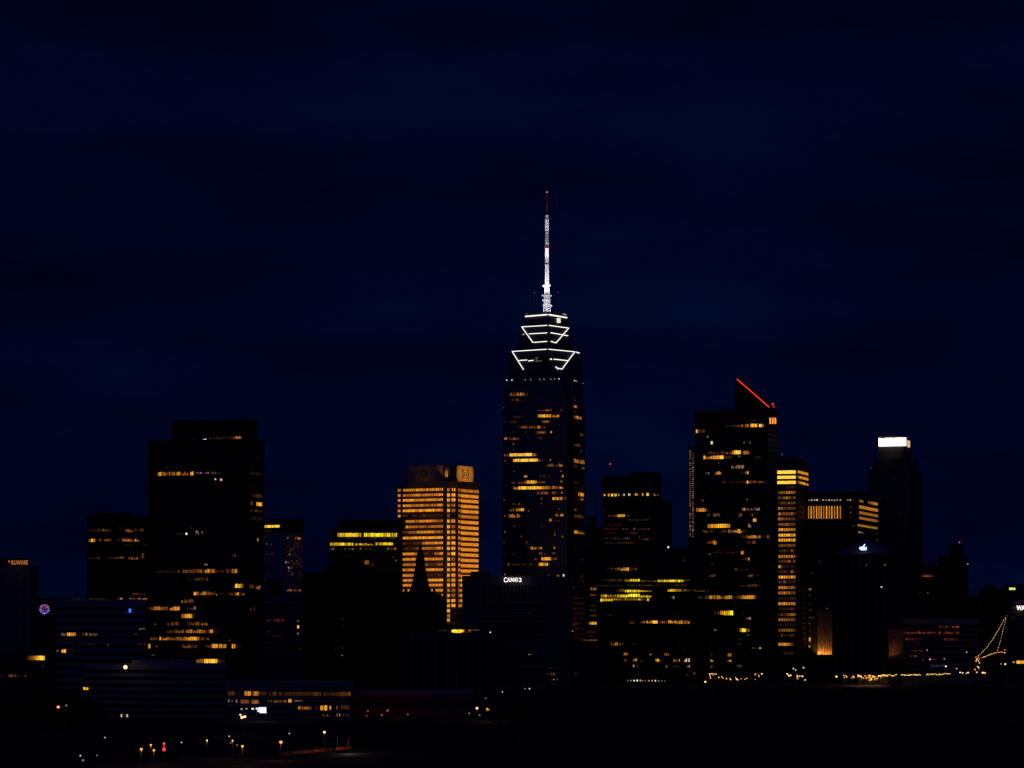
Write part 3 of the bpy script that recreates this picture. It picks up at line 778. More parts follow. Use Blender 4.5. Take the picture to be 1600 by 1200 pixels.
# ---- brick low building
t7 = Building('brick_low_building', 'long dark red brick building to the right of the lit low offices', front(549, 738, 1400, 20), 1081, BRICK, depth=30)
t7.storeys(4.5, z0=4.5, frac=.4)
b = MB(); b.prism(offset_poly(t7.poly, .35), t7.top - 1.3, t7.top + .3); b.build('roof_edge', mat('mauve_panel', (0.30, .24, .27), .8), t7.root)
for x, y, s in ((1250, 380, .25), (1412, 377, .35), (1365, 415, .3), (1240, 420, .2), (1580, 412, .25)):
    a = pt(*pxy(6, x, y), 1399); a.y = t7.at(0, pxy(6, x, y)[0])[0].y - .6
    b = MB(); b.box(a.x - s, a.x + s, a.y, a.y + .4, a.z - s, a.z + s); b.build('wall_lamp', emit('orange_dim', (.30, .14, .05)), t7.root)
light('POINT', pt(620, 1114, 1390), 110, (1, .25, .1), t7.root); light('POINT', pt(560, 1116, 1392), 14, (1, .25, .1), t7.root); light('POINT', pt(733, 1108, 1392), 25, (1, .25, .1), t7.root)
t7.done()

# ---- far left
t1 = Building('ribbed_tower', 'ribbed tower at the left edge of the view with a small orange roof sign', [(((-30) - 800) / F * 2000, 2000), ((46 - 800) / F * 2010, 2010), ((58 - 800) / F * 2045, 2045)], 886, GREY, cat='skyscraper')
t1.piers(4.2, 4, t1.top + 0.5, faces=(0, 1), d=.9, w=1.8)
t1.wall(t1.inset(4), t1.top - .3, zof(872, 2010), 'penthouse', DARK)
text_mesh('roof_sign', '* KUWARE', emit('orange_sign', (0.52, 0.17, 0.05), 1.0), t1.root, 13, 882.5, 1999, 7.5, 31, bold=.0)
t1.lit(1, 0, [(48, 52, 930, 4, '1'), (46, 48, 901, 3, '1')])
t1.done()
ts = Building('wheel_sign_block', 'low black block beside the ribbed tower, carrying a round pink and violet wheel of lights', front(55, 140, 1900, 10), 934, BLACK, depth=40)
ts.storeys(3.9, frac=.4)
PC = [emit('petal_pink', (.60, .14, .40), 1.0), emit('petal_violet', (.28, .20, .95), 1.0), emit('petal_red', (.28, .02, .07), 1.0), emit('petal_pale', (.62, .42, .95), 1.0), emit('petal_blue', (.10, .06, .55), 1.0)]
wc = pt(69.5, 952, 1898.5); px_m = 1898 / F
hub = MB(); hub.tube((wc.x, 1900, wc.z), (wc.x, 1898.9, wc.z), 8.4 * px_m, n=24); hub.build('wheel_backing', BLACK, ts.root)
for ring, r0, r1, n in ((0, 1.6, 4.3, 9), (1, 5.0, 7.9, 14)):
    for k in range(n):
        t = 2 * pi * (k + .3) / n; wd = .42 if ring == 0 else .62
        up = sin(t) > 0.15
        if ring == 0: m_ = PC[2] if up else PC[4]
        else: m_ = (PC[0], PC[3], PC[0], PC[1])[k % 4] if up else (PC[1], PC[3], PC[1])[k % 3]
        if ring == 0 and k % 4 == 1: m_ = PC[0]
        d = Vector((cos(t), sin(t))); q = Vector((-sin(t), cos(t)))
        vs = []
        for yy in (1898.3, 1898.8):
            for rr, ww in ((r0, wd * .6), (r1, wd), (r1, -wd), (r0, -wd * .6)):
                P = d * rr * px_m + q * ww * px_m; vs.append((wc.x + P.x, yy, wc.z + P.y))
        b = MB(); b.add(vs, [(3, 2, 1, 0), (4, 5, 6, 7), (0, 1, 5, 4), (1, 2, 6, 5), (2, 3, 7, 6), (3, 0, 4, 7)]); b.build('light_petal', m_, ts.root)
ts.lit(0, 1, [(200, 212, 768, 8, '3', 'p'), (250, 266, 768, 10, '9', 'w')])
ts.done()
tl = Building('low_left_annex', 'low dark annex at the left edge with one bright yellow strip window', front(-20, 88, 1700, 0), 1022, DARK, depth=25)
tl.storeys(4, z0=4, frac=.45); tl.roofbox(20, 60, 1708, 1716, 1017, name='roof_unit')
tl.lit(0, 1, [(128, 210, 684, 20, '2345678998')], pane=1.6, gap=.0, jit=.05)
tl.lit(0, 1, [(0, 30, 768, 6, '11', 'o'), (38, 78, 767, 12, '3443', 'o'), (82, 98, 767, 8, '11', 'o'), (116, 124, 768, 14, '2', 'o'), (195, 208, 720, 6, '2', 'p'), (125, 138, 647, 5, '1', 'p')])
tl.done()

# ---- between the left tower and the golden one
t8 = Building('speckled_tower', 'narrow mauve tower beside the massive black one, tiny lit windows speckling its right side', boxchain(405, 446, 474, 2250, 32), 811, mat('mauve_stone', (0.34, .25, .27), .8), cat='skyscraper')
t8.piers(3.6, 3, zof(834, 2250), faces=(0,), d=.3, w=.8); t8.wall(t8.inset(-.3), zof(832, 2250), t8.top + .2, 'top_floors', BLACK)
t8.lit(0, 5, [(52, 163, 182, 17, '7889898898', 'y'), (55, 135, 212, 7, '22 33 2', 'y')], off=.6)
rr = []
for _ in range(62):
    yy = 250 + 16.5 * random.randint(0, 16); x = random.uniform(196, 302); lv = random.choice('2233345')
    rr.append((x, x + random.choice((3.5, 4, 5, 6)), yy + random.uniform(-1, 1), random.uniform(5, 8), lv, random.choice('oorpp')))
rr += [(258, 300, 262, 14, '5465', 'o'), (196, 218, 422, 12, '5 6', 'w'), (205, 242, 459, 10, '45 4', 'w'), (204, 240, 609, 14, '455', 'o'), (250, 303, 611, 12, '34 44', 'o'), (208, 215, 258, 12, '4', 'w'), (220, 228, 367, 12, '5', 'w'), (238, 244, 505, 10, '4', 'w')]
t8.lit(1, 5, rr, pane=1.6)
t8.lit(0, 5, [(54, 60, 256, 8, '3', 'w'), (70, 80, 299, 10, '5', 'p'), (102, 112, 302, 8, '4', 'p'), (54, 66, 372, 10, '3', 'r'), (70, 120, 368, 12, '2 3 22', 'r'), (52, 62, 400, 8, '3', 'r'), (50, 56, 500, 7, '5', 'w'), (50, 58, 534, 7, '6', 'w'), (54, 60, 430, 8, '2', 'r')], pane=1.6)
t8.done()
t9 = Building('small_dim_block', 'low dim block under the speckled tower with three stacked bright windows at its right corner', front(409, 476, 1900, 8), 930, GREY, depth=30)
t9.storeys(4, frac=.4); t9.roofbox(418, 440, 1908, 1918, 905, m=BLACK)
t9.lit(0, 5, [(46, 56, 815, 12, '2'), (70, 105, 812, 14, '2 3 2', 'r'), (118, 182, 811, 18, '233333', 'r'), (78, 92, 887, 8, '2', 'p'), (108, 168, 919, 9, '2 223', 'r'), (275, 287, 816, 12, '4'), (275, 288, 855, 20, '8'), (275, 287, 896, 18, '6'), (288, 300, 1000, 6, '2', 'p')])
t9.done()
t10 = Building('yellow_band_block', 'black block left of the golden tower with two bright yellow window bands at its top', front(514, 628, 2280, 0), 826, BLACK, depth=40)
t10.wall([((530 - 800) / F * 2282, 2282), ((632 - 800) / F * 2282, 2282), ((632 - 800) / F * 2282, 2310), ((530 - 800) / F * 2282, 2310)], t10.top - .5, zof(812, 2282), 'penthouse')
t10.storeys(4, frac=.5)
YB = 'l'
t10.lit(0, 5, [(545, 706, 239, 25, '78878888888877', YB), (722, 945, 239, 25, '8878988998888887778', YB), (610, 635, 262, 5, '33', 'p'), (765, 930, 261, 6, '23322 332 334', YB),
               (496, 653, 301, 19, '7777788887888', YB), (665, 786, 302, 15, '767666665', YB), (800, 918, 299, 18, '767788888', YB),
               (496, 530, 332, 16, '4445', YB), (590, 612, 332, 14, '34'), (620, 656, 332, 14, '3 45'), (690, 706, 331, 14, '34'), (735, 745, 331, 14, '4'), (762, 785, 332, 12, '3 3'), (875, 945, 331, 14, '44 3 54'), (620, 633, 380, 10, '3', 'w'), (722, 756, 422, 30, '455'), (760, 784, 432, 26, '1 2', 'p'), (930, 945, 410, 8, '3', 'w'), (505, 515, 245, 8, '1'), (915, 925, 388, 8, '3')])
t10.done()
t11 = Building('unlit_black_block', 'broad unlit black block in front, between the speckled tower and the city hall spire', front(472, 627.5, 1950, 6), 894, BLACK, depth=40)
t11.storeys(4, frac=.45)
t11.wall([((505 - 800) / F * 1955, 1955), ((575 - 800) / F * 1955, 1955), ((575 - 800) / F * 1955, 1975), ((505 - 800) / F * 1955, 1975)], t11.top - .5, zof(887, 1955), 'penthouse')
t11.lit(0, 5, [(575, 590, 802, 14, '1', 'p'), (580, 586, 845, 20, '1'), (528, 545, 950, 10, '2', 'p'), (525, 537, 998, 8, '1', 'p'), (574, 588, 994, 14, '1', 'p'), (573, 582, 1045, 10, '4', 'w'), (478, 492, 620, 10, '1', 'p')])
t11.done()

# ---- city hall with its spire, a black silhouette before the golden tower
Dc = 2050
ch_ = thing('city_hall', 'black silhouette of an old hall with a pointed spire before the golden tower', 'city hall', pt(657, 985 + H * F / Dc, Dc))
k_ = Dc / F; Xc = (656.2 - 800) * k_
b = MB(); b.box((628 - 800) * k_, (697 - 800) * k_, Dc - 8, Dc + 30, 0, zof(945, Dc)); b.build('main_block', BLACK, ch_)
b = MB(); o4 = [((628 - 800) * k_ - .6, Dc - 8.6), ((697 - 800) * k_ + .6, Dc - 8.6), ((697 - 800) * k_ + .6, Dc + 30.6), ((628 - 800) * k_ - .6, Dc + 30.6)]
i4 = [((634 - 800) * k_, Dc - 2), ((688 - 800) * k_, Dc - 2), ((688 - 800) * k_, Dc + 22), ((634 - 800) * k_, Dc + 22)]
b.prism(o4, zof(945, Dc), zof(928, Dc), i4); b.build('mansard_roof', DARK, ch_)
prof = [(935, 24), (924, 18), (915, 14.2), (907, 12.2), (898, 10.4), (891, 8.6), (890.2, 9.4), (888.5, 9.4), (888, 7.8), (875, 7.2), (866, 5.4), (862, 4.0), (858, 3.0), (852, 1.6), (845, .5)]
vs = []; fs = []
for y, hw in prof:
    for q in range(8):
        t = pi / 8 + q * pi / 4; vs.append((Xc + hw * k_ * 1.06 * cos(t), Dc + 8 + hw * k_ * 1.06 * sin(t), zof(y, Dc)))
for j in range(len(prof) - 1):
    for q in range(8): fs.append((j * 8 + q, j * 8 + (q + 1) % 8, j * 8 + 8 + (q + 1) % 8, j * 8 + 8 + q))
fs.append(tuple(range((len(prof) - 1) * 8, len(prof) * 8)))
obj('spire', vs, fs, BLACK, ch_)
b = MB(); b.ball((Xc, Dc + 8, zof(846.5, Dc)), .5); b.tube((Xc, Dc + 8, zof(847, Dc)), (Xc, Dc + 8, zof(843.5, Dc)), .18); b.build('finial', DARK, ch_)
for j, y in enumerate((952, 962, 972, 982, 992, 1002, 1012)):
    for q in range(8):
        X = (632 + q * 8.2 - 800) * k_
        b = MB(); b.box(X, X + 1.5, Dc - 8.15, Dc - 7.9, zof(y + 6, Dc), zof(y, Dc)); b.build('window', GLASS, ch_)
for dx in (-1, 1):
    b = MB(); X = Xc + dx * 22 * k_; b.tube((X, Dc, zof(932, Dc)), (X, Dc, zof(922, Dc)), 1.6, .9, 8); b.tube((X, Dc, zof(922, Dc)), (X, Dc, zof(917, Dc)), .9, .1, 8); b.build('turret', DARK, ch_)

# ---- sign building before the central tower
tb = Building('sign_office_block', 'faintly blue office block before the tallest tower with a white lettered sign on its roofline', [((722 - 800) / F * 2010, 2010), ((860 - 800) / F * 1995, 1995), ((892 - 800) / F * 2030, 2030)], 899, mat('slate_concrete', (.11, .105, .11), .85))
a, nr, e = tb.at(0, 753); c, _, _ = tb.at(0, 848)
for y0, y1 in ((914, 938),):
    b = MB(); b.prism([tuple(a + nr * .15), tuple(c + nr * .15), tuple(c - nr * .2), tuple(a - nr * .2)], zof(y1, 1998), zof(y0, 1998)); b.build('louvre_panel', GLASS, tb.root)
zz = 5
while zz < zof(942, 2000):
    b = MB(); b.prism([tuple(a + nr * .15), tuple(c + nr * .15), tuple(c - nr * .2), tuple(a - nr * .2)], zz, zz + 1.9); tb.bands.append((zz + .95, b.build('window_band', GLASS, tb.root))); zz += 4
for k in range(18):
    q = a + (c - a) * (k + .5) / 18
    b = MB(); b.prism([tuple(q - e * .25 + nr * .35), tuple(q + e * .25 + nr * .35), tuple(q + e * .25), tuple(q - e * .25)], zof(938, 1998), zof(914, 1998)); b.build('louvre', GREY, tb.root)
tb.lit(0, 10, [(945, 962, 370, 8, '2', 'p'), (938, 948, 685, 8, '5', 'w'), (955, 965, 683, 12, '2', 'w'), (735, 760, 330, 4, '1', 'p'), (560, 960, 372, 4, '11 1111', 'r')])
tb.lit(1, 10, [(1150, 1168, 92, 14, '45', 'p'), (1172, 1180, 90, 16, '4', 'p'), (1196, 1206, 90, 18, '8', 'w'), (1085, 1092, 90, 8, '3', 'w')])
SIGN = emit('white_sign', (1.0, .93, .86), 1.2)
text_mesh('roof_sign', 'C', SIGN, tb.root, 787.2, 910.0, 1995, 8.0, 5.2, bold=.03)
text_mesh('roof_sign', 'AUNNIX', SIGN, tb.root, 792.6, 909.2, 1995, 6.6, 17.2, bold=.03)
text_mesh('roof_sign', '2', SIGN, tb.root, 810.6, 909.2, 1995, 6.4, 4.6, bold=.03)
p = pt(789, 897.4, 1997); b = MB(); b.tube((p.x, p.y + 1, tb.top - .2), (p.x, p.y + 1, p.z), .1); b.build('post', BLACK, tb.root); b = MB(); b.ball((p.x, p.y + 1, p.z), .5); b.build('roof_beacon', emit('orange_dim2', (.2, .09, .07)), tb.root)
tb.roofbox(868, 886, 2034, 2050, 886); tb.roofbox(735, 765, 2020, 2036, 893)
tb.done()
# ---- dark front hall with a lit lantern on its roof
tf = Building('lantern_roof_block', 'dark block below the golden tower with one bright yellow light on its roof', [((643 - 800) / F * 1650, 1650), ((750 - 800) / F * 1650, 1650), ((772 - 800) / F * 1680, 1680)], 991, DARK)
tf.piers(6, 2, tf.top - 2, faces=(0, 1), d=.4, w=1.0, m=GREY); tf.storeys(4, frac=.5, off=.1)
b = MB(); b.prism(offset_poly(tf.poly, .9), tf.top - 1.5, tf.top + .4); b.build('roof_edge', GREY, tf.root)
tf.wall([((676 - 800) / F * 1656, 1656), ((752 - 800) / F * 1656, 1656), ((752 - 800) / F * 1656, 1668), ((676 - 800) / F * 1656, 1668)], tf.top, zof(981.5, 1656), 'roof_room', BLACK)
chr_ = [Vector(((670 - 800) / F * 1656, 1656)), Vector(((775 - 800) / F * 1656, 1656))]
tf.lit(0, 10, [(362, 384, 509, 20, '79', 'y'), (384, 436, 510, 25, '9999', 'y'), (436, 458, 508, 18, '97', 'y'), (262, 328, 501, 4, '123', 'p'), (488, 512, 504, 12, '54', 'y'), (512, 572, 501, 6, '3443', 'y'), (465, 520, 517, 6, '2222', 'y'), (240, 330, 514, 3, '111', 'y')], chain=chr_, off=.3, gap=0)
p = pt(766, 988, 1652); b = MB(); b.tube((p.x, p.y, tf.top), (p.x, p.y, p.z), .06); b.build('post', BLACK, tf.root); b = MB(); b.ball(p, .4); b.build('roof_lamp', emit('cream_small', (.9, .75, .4)), tf.root)
tf.done()
# ---- dim block right of the tower's foot
th = Building('brown_window_block', 'slim brownish block at the right foot of the tallest tower, glowing line below', [((889 - 800) / F * 2280, 2280), ((916 - 800) / F * 2270, 2270), ((936 - 800) / F * 2300, 2300)], 897, mat('brown_stone', (.10, .07, .06), .8))
th.storeys(3.9, frac=.45)
th.lit(0, 10, [(1325, 1352, 97, 12, '23'), (1328, 1350, 132, 10, '22'), (1275, 1282, 180, 12, '3', 'p')] + [(1272, 1362, y, 14, ''.join(random.choice('111211') for _ in range(10)), 'r') for y in range(262, 570, 38)] + [(1268, 1275, 508, 10, '5', 'w'), (1280, 1285, 462, 14, '3', 'p'), (1270, 1355, 586, 6, '22332333')])
th.lit(1, 10, [(1398, 1446, 193, 18, '5665', 'y'), (1396, 1448, 238, 10, '4443'), (1396, 1446, 318, 14, '1121'), (1392, 1446, 353, 10, '2322', 'p'), (1392, 1446, 393, 12, '2333', 'y'), (1392, 1448, 450, 20, '67888', 'y'), (1375, 1446, 515, 12, '22122', 'r'), (1372, 1446, 545, 10, '11211', 'r'), (1345, 1446, 577, 8, '344556')])
th.done()
tk = Building('dim_back_tower', 'barely visible tower just right of the tallest one, behind the flat lit offices', front(912, 945, 2700, 10), 822, DARK, depth=40)
tk.storeys(4, frac=.4); tk.roofbox(918, 930, 2705, 2720, 806, name='roof_unit')
b = MB(); p = pt(930, 770, 2712); b.tube((p.x, p.y, tk.top), p, .5, .15); b.build('aerial', STEEL, tk.root)
tk.lit(0, 11, [(45, 60, 320, 6, '1', 'p'), (8, 20, 480, 8, '1', 'r')])
tk.done()

# ---- rounded-top tower
tr = Building('rounded_top_tower', 'dark rounded-top tower with one row of bright square windows near its top', [((942 - 800) / F * 2520, 2520), ((1018 - 800) / F * 2500, 2500), ((1050 - 800) / F * 2550, 2550)], 779, DARK, cat='skyscraper')
tr.storeys(3.6, frac=.45)
k5 = 2505 / F
def arc_poly(x0, x1, D, bulge, n=10, back=30):
    P = []
    for i in range(n + 1):
        t = i / n; x = x0 + (x1 - x0) * t
        P.append(((x - 800) * D / F, D - bulge * (1 - (2 * t - 1) ** 2) ** .5 if False else D + bulge * max(0, (t - .72) / .28) ** 2))
    return P + [((x1 - 800) * D / F, D + back), ((x0 - 800) * D / F, D + back)]
tr.wall(arc_poly(942.5, 1034, 2503, 14), tr.top - .3, zof(743, 2503), 'rounded_top', DARK)
tr.wall(arc_poly(984, 1033, 2508, 10, back=20), zof(743, 2503) - .3, zof(738, 2508), 'penthouse', DARK)
chq = [Vector(arc_poly(942.5, 1034, 2503, 14)[0]), Vector(arc_poly(942.5, 1034, 2503, 14)[7])]
tr.lit(0, 18, [(102, 128, 429, 24, '68', 'y'), (156, 184, 427, 34, '77', 'y'), (202, 226, 427, 34, '98', 'y'), (238, 268, 427, 34, '88', 'y'), (288, 300, 427, 28, '6', 'w'), (345, 370, 425, 26, '57', 'w'), (412, 442, 422, 28, '77', 'w'), (495, 536, 420, 28, '787', 'y'), (585, 606, 420, 34, '76', 'y'), (640, 672, 420, 34, '99', 'y')], chain=chq, off=.4)
chq2 = [Vector(arc_poly(942.5, 1034, 2503, 14)[7]), Vector(arc_poly(942.5, 1034, 2503, 14)[9])]
tr.lit(0, 18, [(688, 740, 421, 28, '986', 'y'), (740, 790, 428, 20, '543', 'y')], chain=chq2, off=.4)
def dots(x0, x1, y, h, pat, hue='r'): return (x0, x1, y, h, pat, hue)
tr.lit(0, 18, [(115, 125, 622, 16, '2', 'p'), (112, 250, 686, 24, '1 2 3 3 44', 'o'), (255, 285, 686, 26, '45'), (285, 342, 686, 34, '7777', 'o'), (344, 372, 684, 28, '88'), (380, 430, 684, 18, '3 3 3', 'p'),
               (430, 668, 738, 18, '2 1 2 2 3 2 2 2 2 2 2', 'p'), (115, 330, 805, 26, '1 2 2 1 2 2 2 2', 'r'), (525, 555, 792, 8, '11', 'p'), (115, 280, 850, 26, '2 2 2 2 2 2 2', 'r'), (345, 435, 851, 18, '3 2 3 2', 'p'), (478, 500, 848, 18, '4', 'p'), (505, 680, 852, 20, '2 3 2 3 2 3 2 3', 'o'),
               (112, 285, 905, 22, '1 2 1 2 2 2 2', 'r'), (430, 520, 900, 22, '3 4 4 3', 'r'), (115, 310, 968, 18, '3 2 3 2 2 3 2 2', 'p'), (350, 432, 966, 22, '3 4 4 3', 'p'), (510, 600, 981, 10, '2 2 2 2', 'r'), (600, 680, 981, 24, '3 3 4 4', 'r'), (550, 560, 953, 12, '3', 'p'),
               (115, 320, 1026, 18, '1 2 1 2 1 2 1 2', 'p'), (340, 500, 1026, 24, '3 3 3 3 3 3 2', 'r'), (335, 515, 1086, 18, '2 2 2 1 2 2 2 2', 'p')], pane=1.4, gap=.15)
b = MB(); p = pt(953.5, 725, 2510); b.tube((p.x, p.y, zof(744, 2510)), p, .14); b.build('beacon_pole', STEEL, tr.root)
b = MB(); b.ball(p, .75); b.build('beacon', emit('red_dot', (.55, .05, .08)), tr.root)
tr.done()
# ---- flat offices with greenish bands
tg = Building('flat_lit_offices', 'wide flat-topped black offices with greenish yellow window bands, left of the red-edged tower', front(933, 1091, 2260, 8), 857, BLACK, depth=45)
tg.storeys(3.6, frac=.5); b = MB(); b.prism(offset_poly(tg.poly, .3), tg.top - 1, tg.top + .5); b.build('parapet', BLACK, tg.root)
tg.roofbox(960, 1010, 2275, 2290, 851, name='roof_unit')
tg.lit(0, 11, [(420, 428, 490, 8, '9', 'w'), (120, 160, 595, 8, '1122'), (160, 190, 597, 12, '345'), (190, 230, 598, 16, '6787'), (230, 255, 598, 14, '54'), (258, 278, 597, 12, '53'), (490, 510, 555, 8, '11', 'w'),
               (90, 205, 652, 12, '1112223', 'l'), (208, 285, 653, 12, '567888', 'l'), (285, 370, 657, 7, '43334', 'l'), (370, 500, 656, 11, '788788887', 'l'), (500, 530, 652, 10, '32', 'l'), (60, 200, 680, 8, '11111', 'l'), (210, 520, 678, 9, '12122211111221', 'l'),
               (165, 208, 703, 12, '234', 'l'), (208, 285, 706, 12, '7888887', 'l'), (285, 346, 706, 8, '7665', 'l'), (420, 500, 703, 12, '6776555', 'l'), (500, 560, 702, 10, '4332', 'l'), (555, 625, 706, 7, '2332', 'l'),
               (90, 120, 730, 14, '667', 'l'), (122, 168, 730, 12, '5555', 'l'), (170, 222, 731, 14, '6778', 'l'), (222, 285, 728, 15, '99999', 'l'), (285, 342, 733, 10, '8777', 'l'), (88, 100, 751, 15, '8', 'l'), (100, 150, 750, 12, '7777', 'l'), (150, 315, 747, 10, '555544455665', 'l'), (318, 330, 748, 14, '7', 'l'),
               (435, 455, 738, 14, '34', 'w'), (450, 460, 827, 5, '2'), (115, 160, 827, 5, '121'), (220, 262, 861, 12, '2342', 'r'), (285, 310, 860, 10, '35'), (315, 342, 859, 12, '655'), (345, 372, 859, 15, '898'), (378, 412, 860, 10, '344'), (415, 462, 858, 14, '666657'), (462, 495, 860, 16, '677'), (500, 530, 860, 16, '545'), (535, 560, 858, 8, '22'),
               (90, 100, 968, 12, '2'), (140, 190, 967, 16, '3 566 5'), (195, 205, 967, 10, '2'), (250, 260, 965, 8, '2'), (465, 478, 970, 9, '2', 'w'), (372, 380, 990, 7, '2'), (500, 508, 993, 7, '2'),
               (203, 222, 1017, 12, '47 6'), (328, 342, 1018, 10, '55'), (404, 428, 1019, 12, '5 6 4'), (205, 218, 1048, 10, '4 4'), (250, 270, 1046, 14, '57'), (288, 294, 1050, 8, '3', 'w'), (360, 384, 1048, 14, '686'), (448, 482, 1048, 14, '544 5'), (504, 530, 1048, 16, '66 7', 'w'), (248, 258, 1076, 12, '6'), (268, 276, 1078, 10, '3'), (410, 424, 1078, 12, '64'), (448, 478, 1078, 6, '22'), (515, 530, 1078, 12, '5 6'), (388, 394, 1105, 8, '3'), (514, 522, 1118, 8, '3'), (548, 558, 1112, 10, '4'), (90, 98, 1010, 8, '1')])
tg.lit(0, 11, [(220, 290, 1148, 9, '3 5 7 9 6', 'w'), (292, 302, 1148, 7, '4', 'w'), (308, 412, 1149, 8, '3 5 6 7 4 3 4', 'w')], pane=1.5, gap=.3)
tg.done()

# ---- red-edged tower
trd = Building('red_edged_tower', 'black tower with a red neon line along the slanted fin on its roof', boxchain(1086, 1199, 1216, 2480, 20), 641, BLACK, cat='skyscraper')
trd.storeys(4.0, frac=.5)
b = MB(); b.prism(offset_poly(trd.poly, .3), trd.top - 1, trd.top + .4); b.build('parapet', BLACK, trd.root)
# slanted fin
w0, nr, e = trd.at(0, 1148); w1, _, _ = trd.at(0, 1203); 
zt0 = zof(589, w0.y); zt1 = zof(636, w1.y)
P = [(w0.x, w0.y), (w1.x, w1.y)]; bk = [(w0.x - nr.x * 18, w0.y - nr.y * 18), (w1.x - nr.x * 18, w1.y - nr.y * 18)]
vs = [(*P[0], trd.top - .4), (*P[1], trd.top - .4), (*P[1], max(zt1, trd.top)), (*P[0], zt0), (*bk[0], trd.top - .4), (*bk[1], trd.top - .4), (*bk[1], max(zt1, trd.top)), (*bk[0], zt0)]
obj('slanted_fin', vs, [(0, 1, 2, 3), (5, 4, 7, 6), (4, 0, 3, 7), (1, 5, 6, 2), (3, 2, 6, 7), (4, 5, 1, 0)], BLACK, trd.root)
NEON = emit('red_neon', (1.0, .035, .02), 1.0)
a = Vector(w0 + nr * .6); c = Vector(w1 + nr * .6)
def lp_(px, py):
    q, _, _ = trd.at(0, px); q = q + nr * .6; return (q.x, q.y, zof(py, q.y))
b = MB(); b.tube(lp_(1151.8, 592.3), lp_(1202.2, 636.2), .5); b.build('neon_strip', NEON, trd.root)
b = MB(); q = lp_(1207.8, 631.5); b.ball(q, 1.0); b.tube(q, (q[0] + 1.2, q[1], q[2] - 3.0), .35); b.build('neon_beacon', emit('red_neon2', (.8, .02, .03), 1.0), trd.root)
for x, y in ((1153.5, 566), (1151, 575)):
    q = lp_(x, y); b = MB(); b.tube((q[0], q[1] + 3, zt0 - 2), (q[0], q[1] + 3, q[2]), .25, .1); b.build('aerial', STEEL, trd.root)
trd.lit(0, 12, [(512, 580, 446, 16, '2122 1'), (340, 425, 486, 14, '111122'), (425, 520, 485, 22, '4555566'), (520, 602, 483, 25, '88898 98'), (602, 618, 484, 20, '5'), (125, 142, 525, 24, '7'), (150, 197, 524, 22, '45554'), (206, 218, 565, 16, '4', 'w'), (232, 250, 608, 22, '7', 'w'), (240, 255, 522, 6, '1'),
                (468, 480, 604, 14, '4', 'w'), (509, 522, 608, 14, '3', 'w'), (215, 322, 680, 22, '2222233'), (322, 380, 679, 22, '34443'), (384, 452, 677, 28, '78998'), (455, 520, 679, 24, '45556'), (180, 196, 714, 26, '7'), (198, 246, 714, 22, '5667'), (248, 326, 713, 25, '778899'), (328, 386, 713, 18, '2222'), (430, 450, 704, 12, '44', 'w'), (560, 592, 712, 14, '2 2'), (275, 297, 753, 12, '33', 'p'),
                (382, 404, 783, 22, '45', 'p'), (412, 474, 781, 24, '445455', 'p'), (194, 222, 828, 16, '2 4', 'w'), (264, 310, 826, 22, '45765'), (440, 490, 824, 16, '1223'), (492, 508, 823, 22, '7'), (315, 335, 891, 14, '2'), (340, 480, 891, 14, '1111112'), (482, 515, 891, 22, '586'), (515, 615, 889, 18, '3443443'), (615, 645, 890, 14, '22'), (135, 150, 893, 8, '1'), (225, 240, 945, 10, '1'), (465, 478, 1052, 10, '1'), (440, 452, 850, 5, '1'),
                (168, 182, 1024, 14, '3', 'p'), (488, 502, 1016, 14, '3', 'p'), (128, 200, 1092, 26, '567876'), (205, 215, 1092, 20, '2'), (455, 482, 1088, 20, '36', 'p'), (484, 548, 1087, 14, '34343', 'p'), (552, 588, 1086, 22, '465', 'p'), (208, 300, 1130, 18, '22 242 3', 'p'), (430, 458, 1132, 20, '23', 'p'), (538, 563, 1166, 22, '88'), (360, 372, 1018, 8, '1')])
trd.lit(1, 12, [(655, 703, 450, 44, '99099099', 'r')], pane=6, gap=0, jit=.1)
